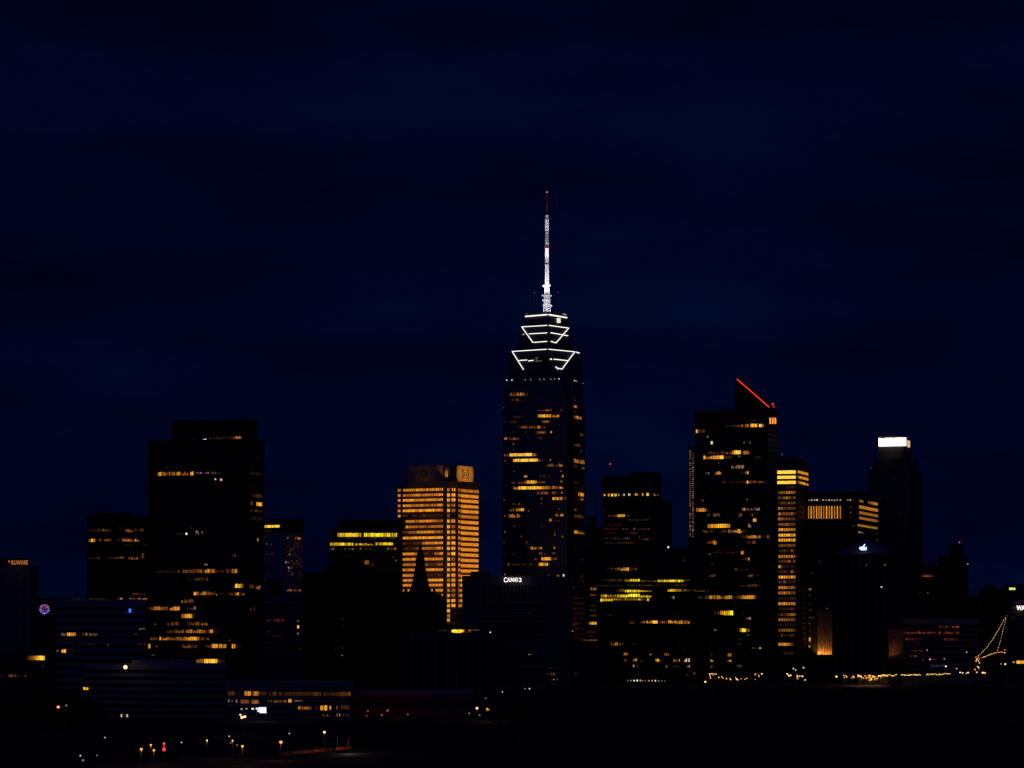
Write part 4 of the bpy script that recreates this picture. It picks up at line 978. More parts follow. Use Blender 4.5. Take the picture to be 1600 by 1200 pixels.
trd.lit(0, 13, [(195, 280, 18, 16, '2 3243'), (398, 425, 18, 18, '34'), (490, 520, 18, 16, '43 '), (500, 523, 54, 22, '87'), (196, 232, 94, 25, '567'), (232, 322, 93, 26, '889888'), (322, 347, 93, 24, '77'), (468, 490, 91, 24, '5', 'w'), (165, 192, 129, 20, '44'), (194, 245, 127, 14, '3233'), (288, 394, 128, 20, '3345556'), (394, 426, 128, 26, '875'), (428, 458, 130, 14, '22'),
                (398, 455, 165, 16, '1 233'), (455, 552, 166, 20, '4567665'), (555, 612, 166, 20, '22 343'), (175, 235, 203, 18, '12334'), (235, 258, 204, 26, '66'), (440, 495, 202, 18, '2 223'), (495, 520, 202, 22, '43'), (205, 215, 282, 10, '3', 'w'), (230, 400, 270, 10, '111 1121'), (414, 440, 272, 22, '486'), (395, 452, 313, 14, '112'), (452, 478, 314, 18, '36'), (205, 240, 350, 10, '11'), (378, 395, 384, 14, '6', 'w'), (395, 470, 385, 10, '1111'),
                (205, 248, 424, 18, '2332', 'p'), (465, 500, 425, 18, '343', 'p'), (520, 550, 424, 10, '11'), (400, 460, 492, 14, '1223'), (460, 525, 492, 18, '3323'), (525, 556, 492, 10, '11'), (110, 165, 571, 14, '1122'), (168, 202, 571, 18, '233'), (204, 250, 570, 24, '6666'), (256, 362, 570, 24, '66566766'), (362, 398, 572, 18, '222'), (400, 516, 570, 24, '35777776'), (516, 540, 570, 14, '21'), (370, 390, 604, 10, '1'), (430, 470, 606, 10, '11'),
                (238, 276, 674, 24, '2 3'), (280, 302, 674, 28, '67', 'y'), (304, 368, 676, 30, '88999', 'y'), (430, 455, 674, 16, '11'), (455, 486, 713, 16, '356', 'p'), (240, 256, 786, 16, '4', 'p'), (406, 422, 790, 18, '4'), (412, 452, 791, 24, '899', 'y'), (452, 478, 791, 22, '65', 'y'), (455, 478, 824, 9, '22', 'w'), (410, 424, 852, 10, '2'), (400, 418, 884, 10, '2'), (212, 222, 885, 8, '2'), (490, 556, 911, 10, '2235', 'w'), (330, 356, 954, 26, '55', 'y'), (215, 230, 957, 18, '4', 'y'), (214, 234, 993, 20, '6', 'y'), (329, 356, 993, 20, '56', 'y'), (215, 230, 1036, 14, '3'), (388, 425, 1030, 16, '23', 'p')])
trd.done()
# slim tower whose edge carries a column of small lights
te = Building('lit_edge_tower', 'slim tower behind the red-edged one, a column of tiny pale lights down it', front(1075.5, 1100, 2600, 0), 697, BLACK, depth=40, cat='skyscraper')
te.storeys(3.3, frac=.5)
te.lit(0, 11, [(527, 537, 14 + 10.0 * i, 5.5, '4', 'p') for i in range(43)] + [(541, 551, 15.5 + 10.0 * i, 5.5, random.choice('3345'), 'p') for i in range(43)], pane=4, gap=.15, jit=.45)
te.done()
# ---- golden striped tower to its right
tq = Building('striped_gold_tower', 'narrow tower right of the red-edged one with three solid gold bands at its top', [((1212 - 800) / F * 2405, 2405), ((1244.5 - 800) / F * 2400, 2400), ((1263.5 - 800) / F * 2450, 2450)], 719, DARK, cat='skyscraper')
tq.storeys(4.0, frac=.5)
tq.wall(tq.inset(3), tq.top - .3, zof(713, 2402), 'penthouse')
tq.lit(0, 12, [(713, 846, 820, 24, '9999999999'), (713, 846, 857, 22, '9999999999'), (713, 846, 894, 22, '9999999999')], pane=6, gap=0.0, jit=.03)
rws = [(930, '0001121'), (967, '4545654'), (1005, '4355434'), (1043, '2333434'), (1081, '6533443'), (1118, '4343343'), (1157, '6545443')]
tq.lit(0, 12, [(717, 846, y, 19, s_) for y, s_ in rws], pane=2, gap=.25, jit=.29)
tq.lit(1, 12, [(858, 936, 826, 21, '7777777'), (858, 936, 863, 20, '6777777'), (858, 936, 901, 19, '6777767')], pane=3, gap=.25)
rws = [(12, '6445453'), (47, '3423433'), (83, '4545443'), (118, '7767666'), (155, '8888877'), (188, '8878878'), (224, '4544544'), (260, '2232142'), (298, '6656565'), (330, '3333514'), (366, '7312111'), (400, '2232152'), (436, '7877676'), (468, '3242212'), (506, '6675564'), (542, '6565544'), (578, '1111122'), (614, '7676666'), (650, '1111131'), (687, '2323455'), (721, '5555443'), (755, '1111111'), (792, '4454543'), (826, '1311131'), (886, '7777641'), (945, '0011120')]
tq.lit(0, 13, [(669, 785, y, 19, s_) for y, s_ in rws], pane=2, gap=.25, jit=.29)
tq.lit(0, 13, [(786, 796, y, 8, '3', 'r') for y in (298, 436, 506, 614, 685)])
p = pt(1222, 710, 2404); b = MB(); b.tube((p.x, p.y, tq.top), p, .1); b.build('post', BLACK, tq.root); b = MB(); b.ball(p, .45); b.build('beacon', emit('dim_white', (.2, .15, .15)), tq.root)
tq.done()
# ---- colonnade building
tn = Building('colonnade_building', 'dark building with a lit row of tall golden slots under its roof', [((1257 - 800) / F * 2440, 2440), ((1338 - 800) / F * 2425, 2425), ((1373 - 800) / F * 2515, 2515)], 768, DARK)
tn.wall(tn.inset(-.5), zof(778, 2430), tn.top, 'attic', DARK)
xs13 = [118, 138, 158, 180, 199, 216, 236, 258, 279, 299, 321, 343, 366]
tn.lit(0, 14, [(x - 4.5, x + 4.5, 703, 98, '67'[i % 2], 'o') for i, x in enumerate(xs13)], pane=4, gap=0, jit=.15)
tn.lit(0, 14, [(x - 5, x + 5, 606, 12, '56'[i % 2], 'w') for i, x in enumerate((122, 142, 165, 184, 208, 232, 254, 278, 299, 320, 341, 366, 425, 445))], pane=4, gap=0)
tn.lit(0, 14, [(440, 452, 660, 18, '3'), (440, 452, 706, 18, '3'), (443, 450, 740, 16, '2'), (455, 485, 806, 8, '22', 'p')], pane=4)
tn.lit(1, 14, [(508, 545, 616, 18, '454'), (580, 655, 632, 22, '4566'), (510, 658, 674, 24, '66666666'), (510, 658, 718, 22, '55555555'), (510, 658, 759, 20, '55555554'), (500, 656, 815, 18, '88888888'), (505, 522, 858, 12, '7', 'w'), (527, 542, 862, 10, '6', 'w'), (645, 656, 868, 22, '3'), (643, 657, 922, 18, '4')], pane=4, gap=.02, jit=.08)
for f in (0, 1): tn.piers(3.2, 3, zof(812, 2430), faces=(f,), d=.5, w=.8, m=DARK)
tn.lit(0, 15, [(198, 212, 186, 10, '3', 'p'), (135, 150, 275, 8, '2', 'p'), (122, 140, 403, 14, '5'), (124, 132, 447, 10, '4'), (122, 128, 522, 10, '4'), (130, 150, 565, 8, '33', 'p'), (124, 156, 625, 8, '434'), (122, 132, 670, 12, '4'), (126, 134, 728, 10, '3'), (122, 135, 795, 30, '7', 'y'), (120, 131, 850, 14, '7', 'y'), (190, 200, 625, 8, '4'), (260, 270, 553, 8, '3', 'p'), (190, 202, 565, 6, '2')], off=.9, pane=4, gap=0)
# uplit stone bay at its foot
sa, nr, e = tn.at(0, 1279.5); sb, _, _ = tn.at(0, 1302)
STN = mat('carved_stone', (.22, .15, .09), .85, 0, .55, .45)
b = MB(); b.prism([tuple(sa + nr * 1.5), tuple(sb + nr * 1.5), tuple(sb), tuple(sa)], zof(1023, 2430), zof(955, 2430)); b.build('stone_bay', STN, tn.root)
for k in range(6):
    q = sa + (sb - sa) * (k + .04 + .02 * (k % 2)) / 5.4 + nr * 1.5
    b = MB(); b.prism([tuple(q - e * .45 + nr * .9), tuple(q + e * .45 + nr * .9), tuple(q + e * .45), tuple(q - e * .45)], zof(1022.5, 2430), zof(957, 2430)); b.build('stone_rib', STN, tn.root)
for k in (0.05, .3, .55, .8):
    q = sa + (sb - sa) * k + nr * 4.2
    light('SPOT', (q.x, q.y, zof(1026, 2430)), 6200 if k < .3 else 3600, (1, .40, .06), tn.root, aim=(q.x - nr.x * 2.4, q.y - nr.y * 2.4, zof(1000, 2430)), cone=120, blend=.8)
tn.done()
# ---- tall tower with the white roof sign
tw = Building('white_sign_tower', 'tall dark ribbed tower at the right topped by a glaring white rectangular sign', [((1357 - 800) / F * 2600, 2600), ((1420 - 800) / F * 2590, 2590), ((1440 - 800) / F * 2640, 2640)], 733, mat('mauve_dark', (.07, .06, .07), .8), cat='skyscraper')
tw.piers(5, 3, tw.top, d=.6, w=1.6)
tw.wall(tw.inset(3.2), tw.top - .3, zof(716, 2600), 'upper_step'); tw.wall(tw.inset(7), zof(716, 2600) - .3, zof(681, 2600), 'top_block')
ins = [Vector(p) for p in tw.inset(7)]
a, nr, e = tw.at(0, 1373, ins); c, _, _ = tw.at(0, 1416, ins)
b = MB(); b.prism([tuple(a + nr * .9), tuple(c + nr * .9), tuple(c - nr * .1), tuple(a - nr * .1)], zof(697, 2600), zof(685, 2600))
for x0, x1 in ((1373, 1376), (1383, 1395), (1397, 1409), (1409, 1416)):
    p0, _, _ = tw.at(0, x0, ins); p1, _, _ = tw.at(0, x1, ins)
    b.prism([tuple(p0 + nr * .9), tuple(p1 + nr * .9), tuple(p1 - nr * .1), tuple(p0 - nr * .1)], zof(685, 2600), zof(684, 2600))
b.build('roof_sign', emit('sign_glare', (1.0, .93, .84), 2.2), tw.root)
tw.lit(0, 14, [(602, 614, 356, 20, '2', 'r'), (695, 708, 370, 6, '1', 'p'), (778, 790, 445, 8, '1', 'w'), (728, 742, 585, 8, '1'), (815, 832, 711, 16, '3', 'r')], off=1.0, pane=5)
a2, n2, e2 = tw.at(1, 1418, ins)
b = MB(); p0, _, _ = tw.at(1, 1417.6, ins); p1, _, _ = tw.at(1, 1420.4, ins); b.prism([tuple(p0 + n2 * .9), tuple(p1 + n2 * .9), tuple(p1 - n2 * .1), tuple(p0 - n2 * .1)], zof(696.5, 2600), zof(686, 2600)); b.build('side_sign', emit('sign_side', (.75, .46, .26), 1.0), tw.root)
light('SPOT', (a.x + 8, a.y - 14, zof(690, 2600)), 900, (1, .7, .4), tw.root, aim=(a.x + 8, a.y, zof(705, 2600)), cone=110, blend=.9)
tw.done()
# ---- pyramid roofed tower
tp = Building('pyramid_roof_tower', 'black tower with a low pyramid roof that carries a glowing blue-white hand-shaped mark', [((1306 - 800) / F * 2330, 2330), ((1384 - 800) / F * 2315, 2315), ((1408 - 800) / F * 2370, 2370)], 864, BLACK)
tp.piers(5.5, 3, tp.top - 4, d=.6, w=1.5, m=mat('mauve_dark', (.07, .06, .07), .8)); tp.storeys(4, frac=.4, z1=tp.top - 6)
b = MB(); op = offset_poly(tp.poly, .8); cx = sum(p[0] for p in tp.poly) / 4; cy = sum(p[1] for p in tp.poly) / 4
zap = zof(838, 2340); b.add([(p[0], p[1], tp.top - .3) for p in op] + [(cx, cy, zap)], [(0, 1, 4), (1, 2, 4), (2, 3, 4), (3, 0, 4), (3, 2, 1, 0)]); b.build('pyramid_roof', mat('slate_blue', (.10, .105, .15), .6), tp.root)
# the mark: a raised thumb over a flat fist, standing upright on the roof slope
MK = [(560, 690), (590, 620), (740, 600), (810, 500), (850, 465), (868, 500), (830, 590), (822, 645), (890, 665), (905, 625), (950, 620), (958, 660), (925, 690), (935, 760), (925, 792), (700, 798), (620, 780)]
def mkpt(x, y, D): return pt(1325 + x / 32.0, 835 + y / 32.0, D)
Dk = 2318
fr = [mkpt(x, y, Dk) for x, y in MK]; bk = [p + Vector((0, .8, 0)) for p in fr]; n = len(fr)
obj('roof_mark', fr + bk, [tuple(range(n - 1, -1, -1)), tuple(range(n, 2 * n))] + [(i, (i + 1) % n, n + (i + 1) % n, n + i) for i in range(n)], emit('blue_white', (.50, .62, 1.0), 1.7), tp.root)
q = mkpt(740, 700, Dk - 1.5); light('POINT', q, 50, (.25, .35, 1), tp.root, rad=1)
b = MB(); q = mkpt(740, 790, Dk + .5); b.tube((q.x, q.y, tp.top - 1), (q.x, q.y + .5, q.z), .15); b.build('mark_post', STEEL, tp.root)
tp.lit(0, 14, [(568, 578, 1112, 10, '3', 'w'), (708, 722, 1113, 10, '5', 'w')], off=1.0, pane=4); tp.lit(0, 15, [(682, 698, 386, 10, '6', 'w'), (385, 395, 435, 8, '1')], off=1.0, pane=4)
tp.done()
# uplit columns beside it
tu = Building('uplit_column_hall', 'small hall of columns lit orange from below, beside the pyramid roofed tower', front(1388, 1410, 2290, 6), 985, STN, depth=14, cat='hall', base=zof(1031, 2290))
tu.wall(offset_poly(tu.poly, .6), -1, tu.base, 'plinth', BLACK)
tu.piers(2.2, tu.base, tu.top - 1, d=.9, w=.9, m=STN)
b = MB(); b.prism(offset_poly(tu.poly, .9), tu.top - 1, tu.top + .6); b.build('cornice', STN, tu.root)
for x, en in ((1393, 800), (1400, 1400), (1405, 1100)):
    q = pt(x, 1040, 2284); q.y += 2.6; light('SPOT', (q.x, q.y, tu.base + 1), en * .42, (1, .33, .06), tu.root, aim=(q.x, 2290, zof(1012, 2290)), cone=110, blend=.8)
tu.done()

# ---- right-hand group
t22 = Building('dim_step_block', 'dim block right of the white sign tower with a short red-orange window row', front(1432, 1472, 2550, 10), 884, DARK, depth=30)
t22.storeys(4, frac=.4); t22.roofbox(1445, 1462, 2560, 2570, 879, name='roof_unit')
t22.lit(0, 16, [(275, 345, 368, 16, '3455454', 'r'), (345, 375, 370, 8, '33', 'r'), (258, 272, 490, 10, '1', 'p'), (312, 328, 490, 10, '3', 'y'), (278, 360, 403, 6, '111', 'r')])
t22.done()
t23 = Building('stepped_black_tower', 'stepped black tower near the right edge topped by a small red beacon', [((1466 - 800) / F * 2480, 2480), ((1500 - 800) / F * 2470, 2470), ((1513 - 800) / F * 2510, 2510)], 868, BLACK, cat='skyscraper')
t23.storeys(4, frac=.4); t23.wall([((1489 - 800) / F * 2478, 2478), ((1504.5 - 800) / F * 2478, 2478), ((1504.5 - 800) / F * 2478, 2498), ((1489 - 800) / F * 2478, 2498)], t23.top - .3, zof(851, 2478), 'upper_step')
for x, y, m_, r in ((1499.2, 847.5, emit('red_dot2', (.7, .10, .10)), .6), (1491, 852, emit('dim_grey', (.05, .06, .06)), .5)):
    p = pt(x, y, 2480); b = MB(); b.tube((p.x, p.y, zof(851, 2478) - .3), p, .12); b.build('post', BLACK, t23.root); b = MB(); b.ball(p, r); b.build('beacon', m_, t23.root)
p = pt(1512.2, 881.3, 2500); b = MB(); b.tube((p.x, p.y, .5), p, .12); b.build('post', BLACK, t23.root); b = MB(); b.ball(p, .5); b.build('beacon', emit('pink_dot', (.6, .35, .28)), t23.root)
t23.done()
t24 = Building('low_red_window_block', 'wide low block near the right edge with dim red-orange window rows', front(1408, 1530, 2300, 12), 968, mat('mauve_block', (0.13, .09, .10), .8), depth=30)
t24.storeys(4.2, z0=3, frac=.45); b = MB(); b.prism(offset_poly(t24.poly, .4), t24.top - 2, t24.top + .4); b.build('roof_edge', PALE, t24.root)
def rs(n, a='2334'): return ''.join(random.choice(a) for _ in range(n))
t24.lit(0, 16, [(400, 548, 735, 16, rs(12), 'r'), (148, 265, 777, 16, rs(10, '33343'), 'r'), (265, 385, 777, 14, rs(10), 'r'), (400, 552, 778, 16, rs(12), 'r'), (160, 272, 822, 16, rs(9, '2223'), 'r'), (440, 532, 825, 18, rs(7, '1223'), 'r'), (232, 270, 858, 10, '112', 'r'), (205, 290, 907, 14, rs(7, '1223'), 'r'), (195, 245, 945, 14, '3 333', 'o'), (310, 322, 902, 12, '6', 'w'), (316, 328, 942, 14, '3', 'w'), (330, 345, 968, 12, '6', 'p'), (350, 382, 970, 10, '333', 'r'), (435, 446, 965, 12, '6', 'p'), (225, 240, 737, 6, '2', 'p'), (595, 606, 918, 10, '6', 'w'), (275, 300, 975, 6, '22', 'p'), (685, 700, 768, 10, '2', 'r')])
t24.lit(0, 16, [(345, 440, 1016, 18, '2 2 2 3 2 3 2 2', 'b')], pane=1)
t24.done()
t25 = Building('plain_black_block', 'plain unlit black block behind the lights of the bridge', front(1530, 1572, 2600, 8), 919, BLACK, depth=40)
t25.storeys(4, frac=.4); t25.roofbox(1540, 1556, 2610, 2620, 914, name='roof_unit'); t25.roofbox(1506, 1531.5, 2601, 2630, 931, z0=.5, name='side_wing'); t25.lit(0, 16, [(690, 700, 480, 8, '1', 'r'), (695, 706, 553, 8, '1', 'p')]); t25.done()
t26 = Building('green_light_block', 'black block at the right edge with one small yellow-green lit sign near its top', front(1571, 1640, 2560, 8), 913, BLACK, depth=40)
t26.storeys(4, frac=.4); t26.lit(0, 16, [(907, 953, 461, 18, '8998', 'y')], pane=2, gap=.05)
for r in t26.runs: r[4][:] = [(.75, .85, .16)] * len(r[4])
t26.done()
t27 = Building('white_letter_block', 'block at the right edge with large white letters above and yellow windows at its foot', front(1576, 1660, 2380, 8), 938, mat('mauve_dark', (.07, .06, .07), .8), depth=40)
t27.storeys(4, frac=.4); t27.lit(0, 16, [(932, 948, 987, 18, '5', 'w'), (960, 987, 990, 22, '88', 'y'), (990, 1030, 990, 22, '888', 'o'), (930, 945, 668, 8, '2', 'p')], pane=3, gap=.05)
text_mesh('roof_sign', 'WA', emit('white_sign', (1.0, .93, .86), 1.2), t27.root, 1588, 953.6, 2379, 7.6, 13.6, bold=.045)
t27.done()
t28 = Building('tiny_lit_house', 'tiny low house with three dim window rows, below the sign office block', front(850, 876, 1900, 4), 1041, DARK, depth=18)
t28.storeys(3.2, z0=2, frac=.5); t28.roofbox(855, 868, 1906, 1912, 1038, name='roof_unit')
t28.lit(0, 17, [(1195, 1212, 213, 14, '5', 'p'), (1212, 1345, 215, 8, '11111', 'p'), (1195, 1215, 288, 30, '4', 'p'), (1230, 1310, 292, 40, '3 33 4 3', 'o'), (1225, 1270, 372, 34, '1 2', 'p'), (1282, 1302, 368, 18, '6', 'p'), (1330, 1345, 365, 28, '4', 'p'), (1280, 1325, 432, 14, '2 2', 'y')], pane=1)
t28.done()
t29 = Building('wide_back_block', 'barely visible wide low block between the sign office block and the flat lit offices', front(872, 942, 2050, 5), 1002, DARK, depth=25)
t29.storeys(4, frac=.4); t29.roofbox(885, 905, 2060, 2068, 998, name='roof_unit'); t29.lit(0, 10, [(1290, 1299, 826, 12, '4', 'r')]); t29.done()

# ---- the bridge with its strings of lights
bp = lambda x, y, D: pt(1500 + x / 10.91, 950 + y / 10.91, D)
br = thing('suspension_bridge', 'bridge outlined by strings of small orange lights rising to a mast at the right edge', 'bridge', pt(1550, 1066, 2290))
b = MB(); t0 = bp(800, 135, 2300); b.box(t0.x - .8, t0.x + .8, 2299.5, 2303.5, 0, t0.z); b.box(t0.x - 1.5, t0.x + 1.5, 2299, 2304, t0.z - 1, t0.z); b.build('pylon', STEEL, br)
a = bp(295, 860, 2262); b = MB(); b.box(a.x - 2.6, a.x + 2.6, 2261.5, 2270, 0, a.z); b.box(a.x - 3.2, a.x + 3.2, 2261, 2271, a.z, a.z + 1); b.build('anchorage', DARK, br)
deck = [(300, 880, 2262), (380, 850, 2268), (480, 808, 2275), (560, 780, 2282), (640, 756, 2290), (720, 754, 2297), (800, 756, 2302), (900, 760, 2310), (1100, 770, 2330)]
P = [bp(*q) for q in deck]; b = MB()
for q, r in zip(P[:-1], P[1:]):
    for s_ in (0,):
        v = [(q.x, q.y, q.z - 2.2), (r.x, r.y, r.z - 2.2), (r.x, r.y, r.z - .8), (q.x, q.y, q.z - .8)]
        v2 = [(x, y + 8, z_) for x, y, z_ in v]
        b.add(v + v2, [(0, 1, 2, 3), (7, 6, 5, 4), (3, 2, 6, 7), (0, 4, 5, 1)])
b.build('deck', DARK, br)
c1 = [(290, 838, 2262), (360, 775, 2266), (460, 668, 2273), (560, 530, 2281), (640, 400, 2288), (700, 295, 2294), (745, 205, 2298), (800, 138, 2300)]
c2 = [(775, 200, 2301), (742, 335, 2303), (715, 450, 2304), (690, 560, 2305), (655, 672, 2305), (640, 715, 2305)]
for c in (c1, c2):
    b = MB(); Q = [bp(*q) for q in c]
    for q, r in zip(Q[:-1], Q[1:]): b.tube(q, r, .12)
    b.build('cable', STEEL, br)
def along(c, n):
    Q = [bp(*q) for q in c]; ds = [0]
    for q, r in zip(Q[:-1], Q[1:]): ds.append(ds[-1] + (r - q).length)
    for k in range(n):
        t = ds[-1] * k / (n - 1); i = max(j for j in range(len(ds) - 1) if ds[j] <= t + 1e-6)
        f = (t - ds[i]) / (ds[i + 1] - ds[i]); yield Q[i].lerp(Q[i + 1], f)
BO = [emit('bulb_orange', (.85, .42, .16), 1.5), emit('bulb_cream', (.95, .62, .34), 1.5), emit('bulb_red', (.75, .16, .04), 1.3)]
for p in along(c1, 25): b = MB(); b.ball(p, random.uniform(.24, .36), 6, 4); b.build('cable_bulb', random.choice(BO[:2]), br)
for p in along(c2, 14): b = MB(); b.ball(p, random.uniform(.2, .3), 6, 4); b.build('cable_bulb', random.choice(BO[:2]), br)
for i, p in enumerate(along(deck[1:7], 24)):
    b = MB(); b.ball(p + Vector((0, 0, random.uniform(-.2, .3))), random.uniform(.26, .38), 6, 4); b.build('deck_bulb', BO[0] if i < 9 else random.choice((BO[2], BO[2], BO[0])), br)
for x, y in ((765, 715), (812, 695), (762, 765), (268, 838), (285, 870), (325, 868), (275, 905), (318, 905), (330, 935), (300, 1000), (318, 1010), (325, 1032), (290, 880), (310, 845), (256, 1050), (250, 1045)):
    p = bp(x, y, 2260 if x < 400 else 2300); b = MB(); b.ball(p, random.uniform(.35, .5), 6, 4); b.build('anchorage_bulb', random.choice(BO), br)
light('POINT', bp(430, 860, 2255), 300, (1, .3, .06), br)

# ================================================================ street lamps
LC = {'o': ((1.0, .35, .045), 1.6), 'c': ((1.0, .55, .22), 1.9), 'w': ((.7, .62, .54), 1.0), 'd': ((.26, .15, .10), 1.0), 'r': ((1.0, .22, .12), 2.0), 'g': ((1.0, .58, .18), 1.5)}
def lamp_proto(kind, hgt, r):
    b = MB(); b.tube((0, 0, 0), (0, 0, hgt * .5), .13, .10); b.tube((0, 0, hgt * .5), (0, 0, hgt - r * .6), .10, .07); b.tube((0, 0, 0), (0, 0, .5), .22, .16)
    me1 = b.build('pole', STEEL).data
    b = MB(); b.ball((0, 0, hgt), r, 10, 7, .9); me2 = b.build('lamp_globe', emit('lamp_' + kind, *LC[kind])).data
    b = MB(); b.tube((0, 0, hgt + r * .75), (0, 0, hgt + r * 1.15), r * .7, r * .2, 8); me3 = b.build('lamp_cap', STEEL).data
    for n_ in list(COL.objects):
        if n_.data in (me1, me2, me3): bpy.data.objects.remove(n_)
    return (('pole', me1), ('lamp_globe', me2), ('lamp_cap', me3))
PROTO = {}
def lamp(x, y, kind, hgt, r, label, group, D=None, power=0, name='street_lamp'):
    if D is None:
        z = -5 if y > 1125 else 0
        D = (H - z - hgt) * F / (y - YH)
        for _ in range(6): D = (H - terrain(0, D) - hgt) * F / (y - YH)
    X = (x - 800) / F * D; zb = terrain(X, D); zh = zof(y, D) - zb
    key = (kind, round(zh, 1), r)
    if key not in PROTO: PROTO[key] = lamp_proto(kind, round(zh, 1), r)
    t = thing(name, label, 'street lamp', (X, D, zb), group)
    for nm, me in PROTO[key]:
        o = bpy.data.objects.new(nm, me); COL.objects.link(o); o.parent = t
    if power: light('POINT', (X, D - r - .3, zb + zh - .4), power, LC[kind][0], t, rad=.4)
    return t
# foreground lamps of the road
z4 = lambda x, y: (120 + x / 5.3333, 1020 + y / 5.3333)
z6 = lambda x, y: (340 + x / 5.3333, 1040 + y / 5.3333)
for x, y, k, r, lab, pw in (
        (537, 803, 'o', .62, 'leftmost of the three orange street lamps beside the red signal', 260),
        (617, 768, 'o', .5, 'highest of the three orange street lamps beside the red signal', 160),
        (642, 812, 'o', .52, 'orange street lamp directly left of the red signal', 200),
        (1085, 730, 'c', .42, 'single pale orange street lamp right of the red signal, with dark around it', 120),
        (1298, 732, 'o', .45, 'left and higher of the pair of orange street lamps below the glaring white board', 160),
        (1380, 778, 'o', .58, 'right and lower of the pair of orange street lamps below the glaring white board', 260),
        (52, 895, 'd', .5, 'faint reddish lamp in the bottom left corner', 10)):
    px, py = z4(x, y); lamp(px, py, k, 6.2, r * .72, lab, 'street lamps along the foreground road', power=pw)
px, py = z6(527, 637); lamp(px, py, 'o', 6.2, .55, 'orange street lamp standing alone in the middle of the foreground road', 'street lamps along the foreground road', power=240)
px, py = z6(890, 555); lamp(px, py, 'c', 6.0, .48, 'cream white lamp right of the lone orange one, above the red glow line', 'street lamps along the foreground road', power=120)
for x, y, z_, lab in ((235, 706, z4, 'faint white lamp left of the three orange street lamps'), (872, 747, z4, 'faint white lamp just right of the red signal'), (1270, 695, z4, 'faint white lamp above the orange pair'), (30, 857, z4, 'faint white lamp in the far bottom left'), (168, 853, z4, 'tiny white lamp left of the three orange ones at the bottom'), (598, 565, z6, 'faint white lamp above the lone orange street lamp'), (1282, 750, z4, 'tiny dim lamp close under the higher lamp of the orange pair'), (1335, 768, z4, 'tiny dim lamp between the two lamps of the orange pair')):
    px, py = z_(x, y); lamp(px, py, 'd' if 'tiny' in lab else 'w', 5.0, .26, lab, 'faint white path lamps')
for x, y, k, r, lab, pw in ((91, 1104.5, 'r', .6, 'red-orange lamp among the dark trees at the lower left', 60), (103.5, 1102.3, 'd', .4, 'faint lamp right of the red-orange one among dark trees', 0),
                            (745.3, 1106.5, 'c', .55, 'smaller left lamp of the orange pair right of the brick building', 90), (762, 1108.8, 'o', .85, 'big glowing orange lamp right of the brick building', 260),
                            (785, 1081, 'w', .35, 'small pale lamp in the dark below the sign office block', 0), (820.5, 1076, 'd', .4, 'dim lamp left of a brighter white one below the tallest tower', 0), (827.3, 1076, 'w', .45, 'white lamp in the dark below the tallest tower', 0),
                            (749.3, 1117.5, 'd', .35, 'tiny grey lamp under the orange pair', 0), (733, 1114.5, 'd', .35, 'tiny grey lamp at the corner of the brick building', 0), (759, 1091, 'd', .35, 'tiny grey lamp above the big orange one', 0),
                            (378, 1121, 'c', .6, 'squat orange lamp under the glaring white board', 50), (382.5, 1119.8, 'c', .55, 'cream lamp touching the squat orange one under the white board', 0)):
    lamp(x, y, k, 5.0, r, lab, 'scattered lamps below the towers', power=pw, D=1215 if x < 110 else None)
for x, y, lab in ((858, 1072.5, 'upper of two tiny dim lamps under the tiny lit house'), (861, 1077, 'lower of two tiny dim lamps under the tiny lit house')):
    lamp(x, y, 'd', 4.0, .35, lab, 'scattered lamps below the towers')
# red signal
px, py = z4(727, 805); Dq = 1040; X = (px - 800) / F * Dq; zb = terrain(X, Dq)
tl_ = thing('traffic_signal', 'red traffic signal on a thin pole beside three orange street lamps', 'traffic light', (X, Dq, zb))
b = MB(); b.tube((X, Dq, zb), (X, Dq, zof(py, Dq) - .5), .09); b.build('pole', STEEL, tl_)
b = MB(); b.box(X - .6, X + .6, Dq, Dq + .4, zof(py, Dq) - .9, zof(1159, Dq) + .7); b.build('housing', BLACK, tl_)
for yy, r, c in ((py, .62, (1.0, .05, .05)), (py - 4.4, .40, (.55, .01, .02)), (1020 + 757 / 5.333, .42, (.7, .10, .12))):
    b = MB(); b.ball((X, Dq - .1, zof(yy, Dq)), r, 10, 6); b.build('red_lens', emit('lens%.2f' % r + '%.2f' % c[0], c, 1.1), tl_)
light('POINT', (X, Dq - 1.2, zof(py, Dq)), 60, (1, .05, .05), tl_)
# added wall and spots stand in for a red glow; two unlit poles
def wall_pts(path): return [pt(*z6(x, y), 1065) for x, y in path]
pw_ = thing('red_glow_wall', 'dull red glow line below the cream white lamp, shaped as an added low wall', 'wall', pt(465, 1180, 1065))
RW = mat('red_glow_tone', (.30, .12, .08), .9)  # the red tone carries part of the glow's colour
def gnd(x, y):
    D = 1100
    for _ in range(12): D = (H - terrain(0, D)) * F / (y - YH)
    return Vector(((x - 800) / F * D, D, terrain(0, D)))
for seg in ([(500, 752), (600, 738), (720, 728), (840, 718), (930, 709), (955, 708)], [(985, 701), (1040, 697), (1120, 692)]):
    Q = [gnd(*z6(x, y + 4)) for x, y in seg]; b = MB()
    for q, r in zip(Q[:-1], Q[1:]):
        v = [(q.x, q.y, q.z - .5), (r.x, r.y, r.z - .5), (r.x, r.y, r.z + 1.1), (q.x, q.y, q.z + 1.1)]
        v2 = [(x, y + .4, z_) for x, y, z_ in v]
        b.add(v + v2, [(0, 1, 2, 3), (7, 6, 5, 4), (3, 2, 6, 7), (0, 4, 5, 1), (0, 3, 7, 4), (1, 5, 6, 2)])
    b.build('parapet', RW, pw_)
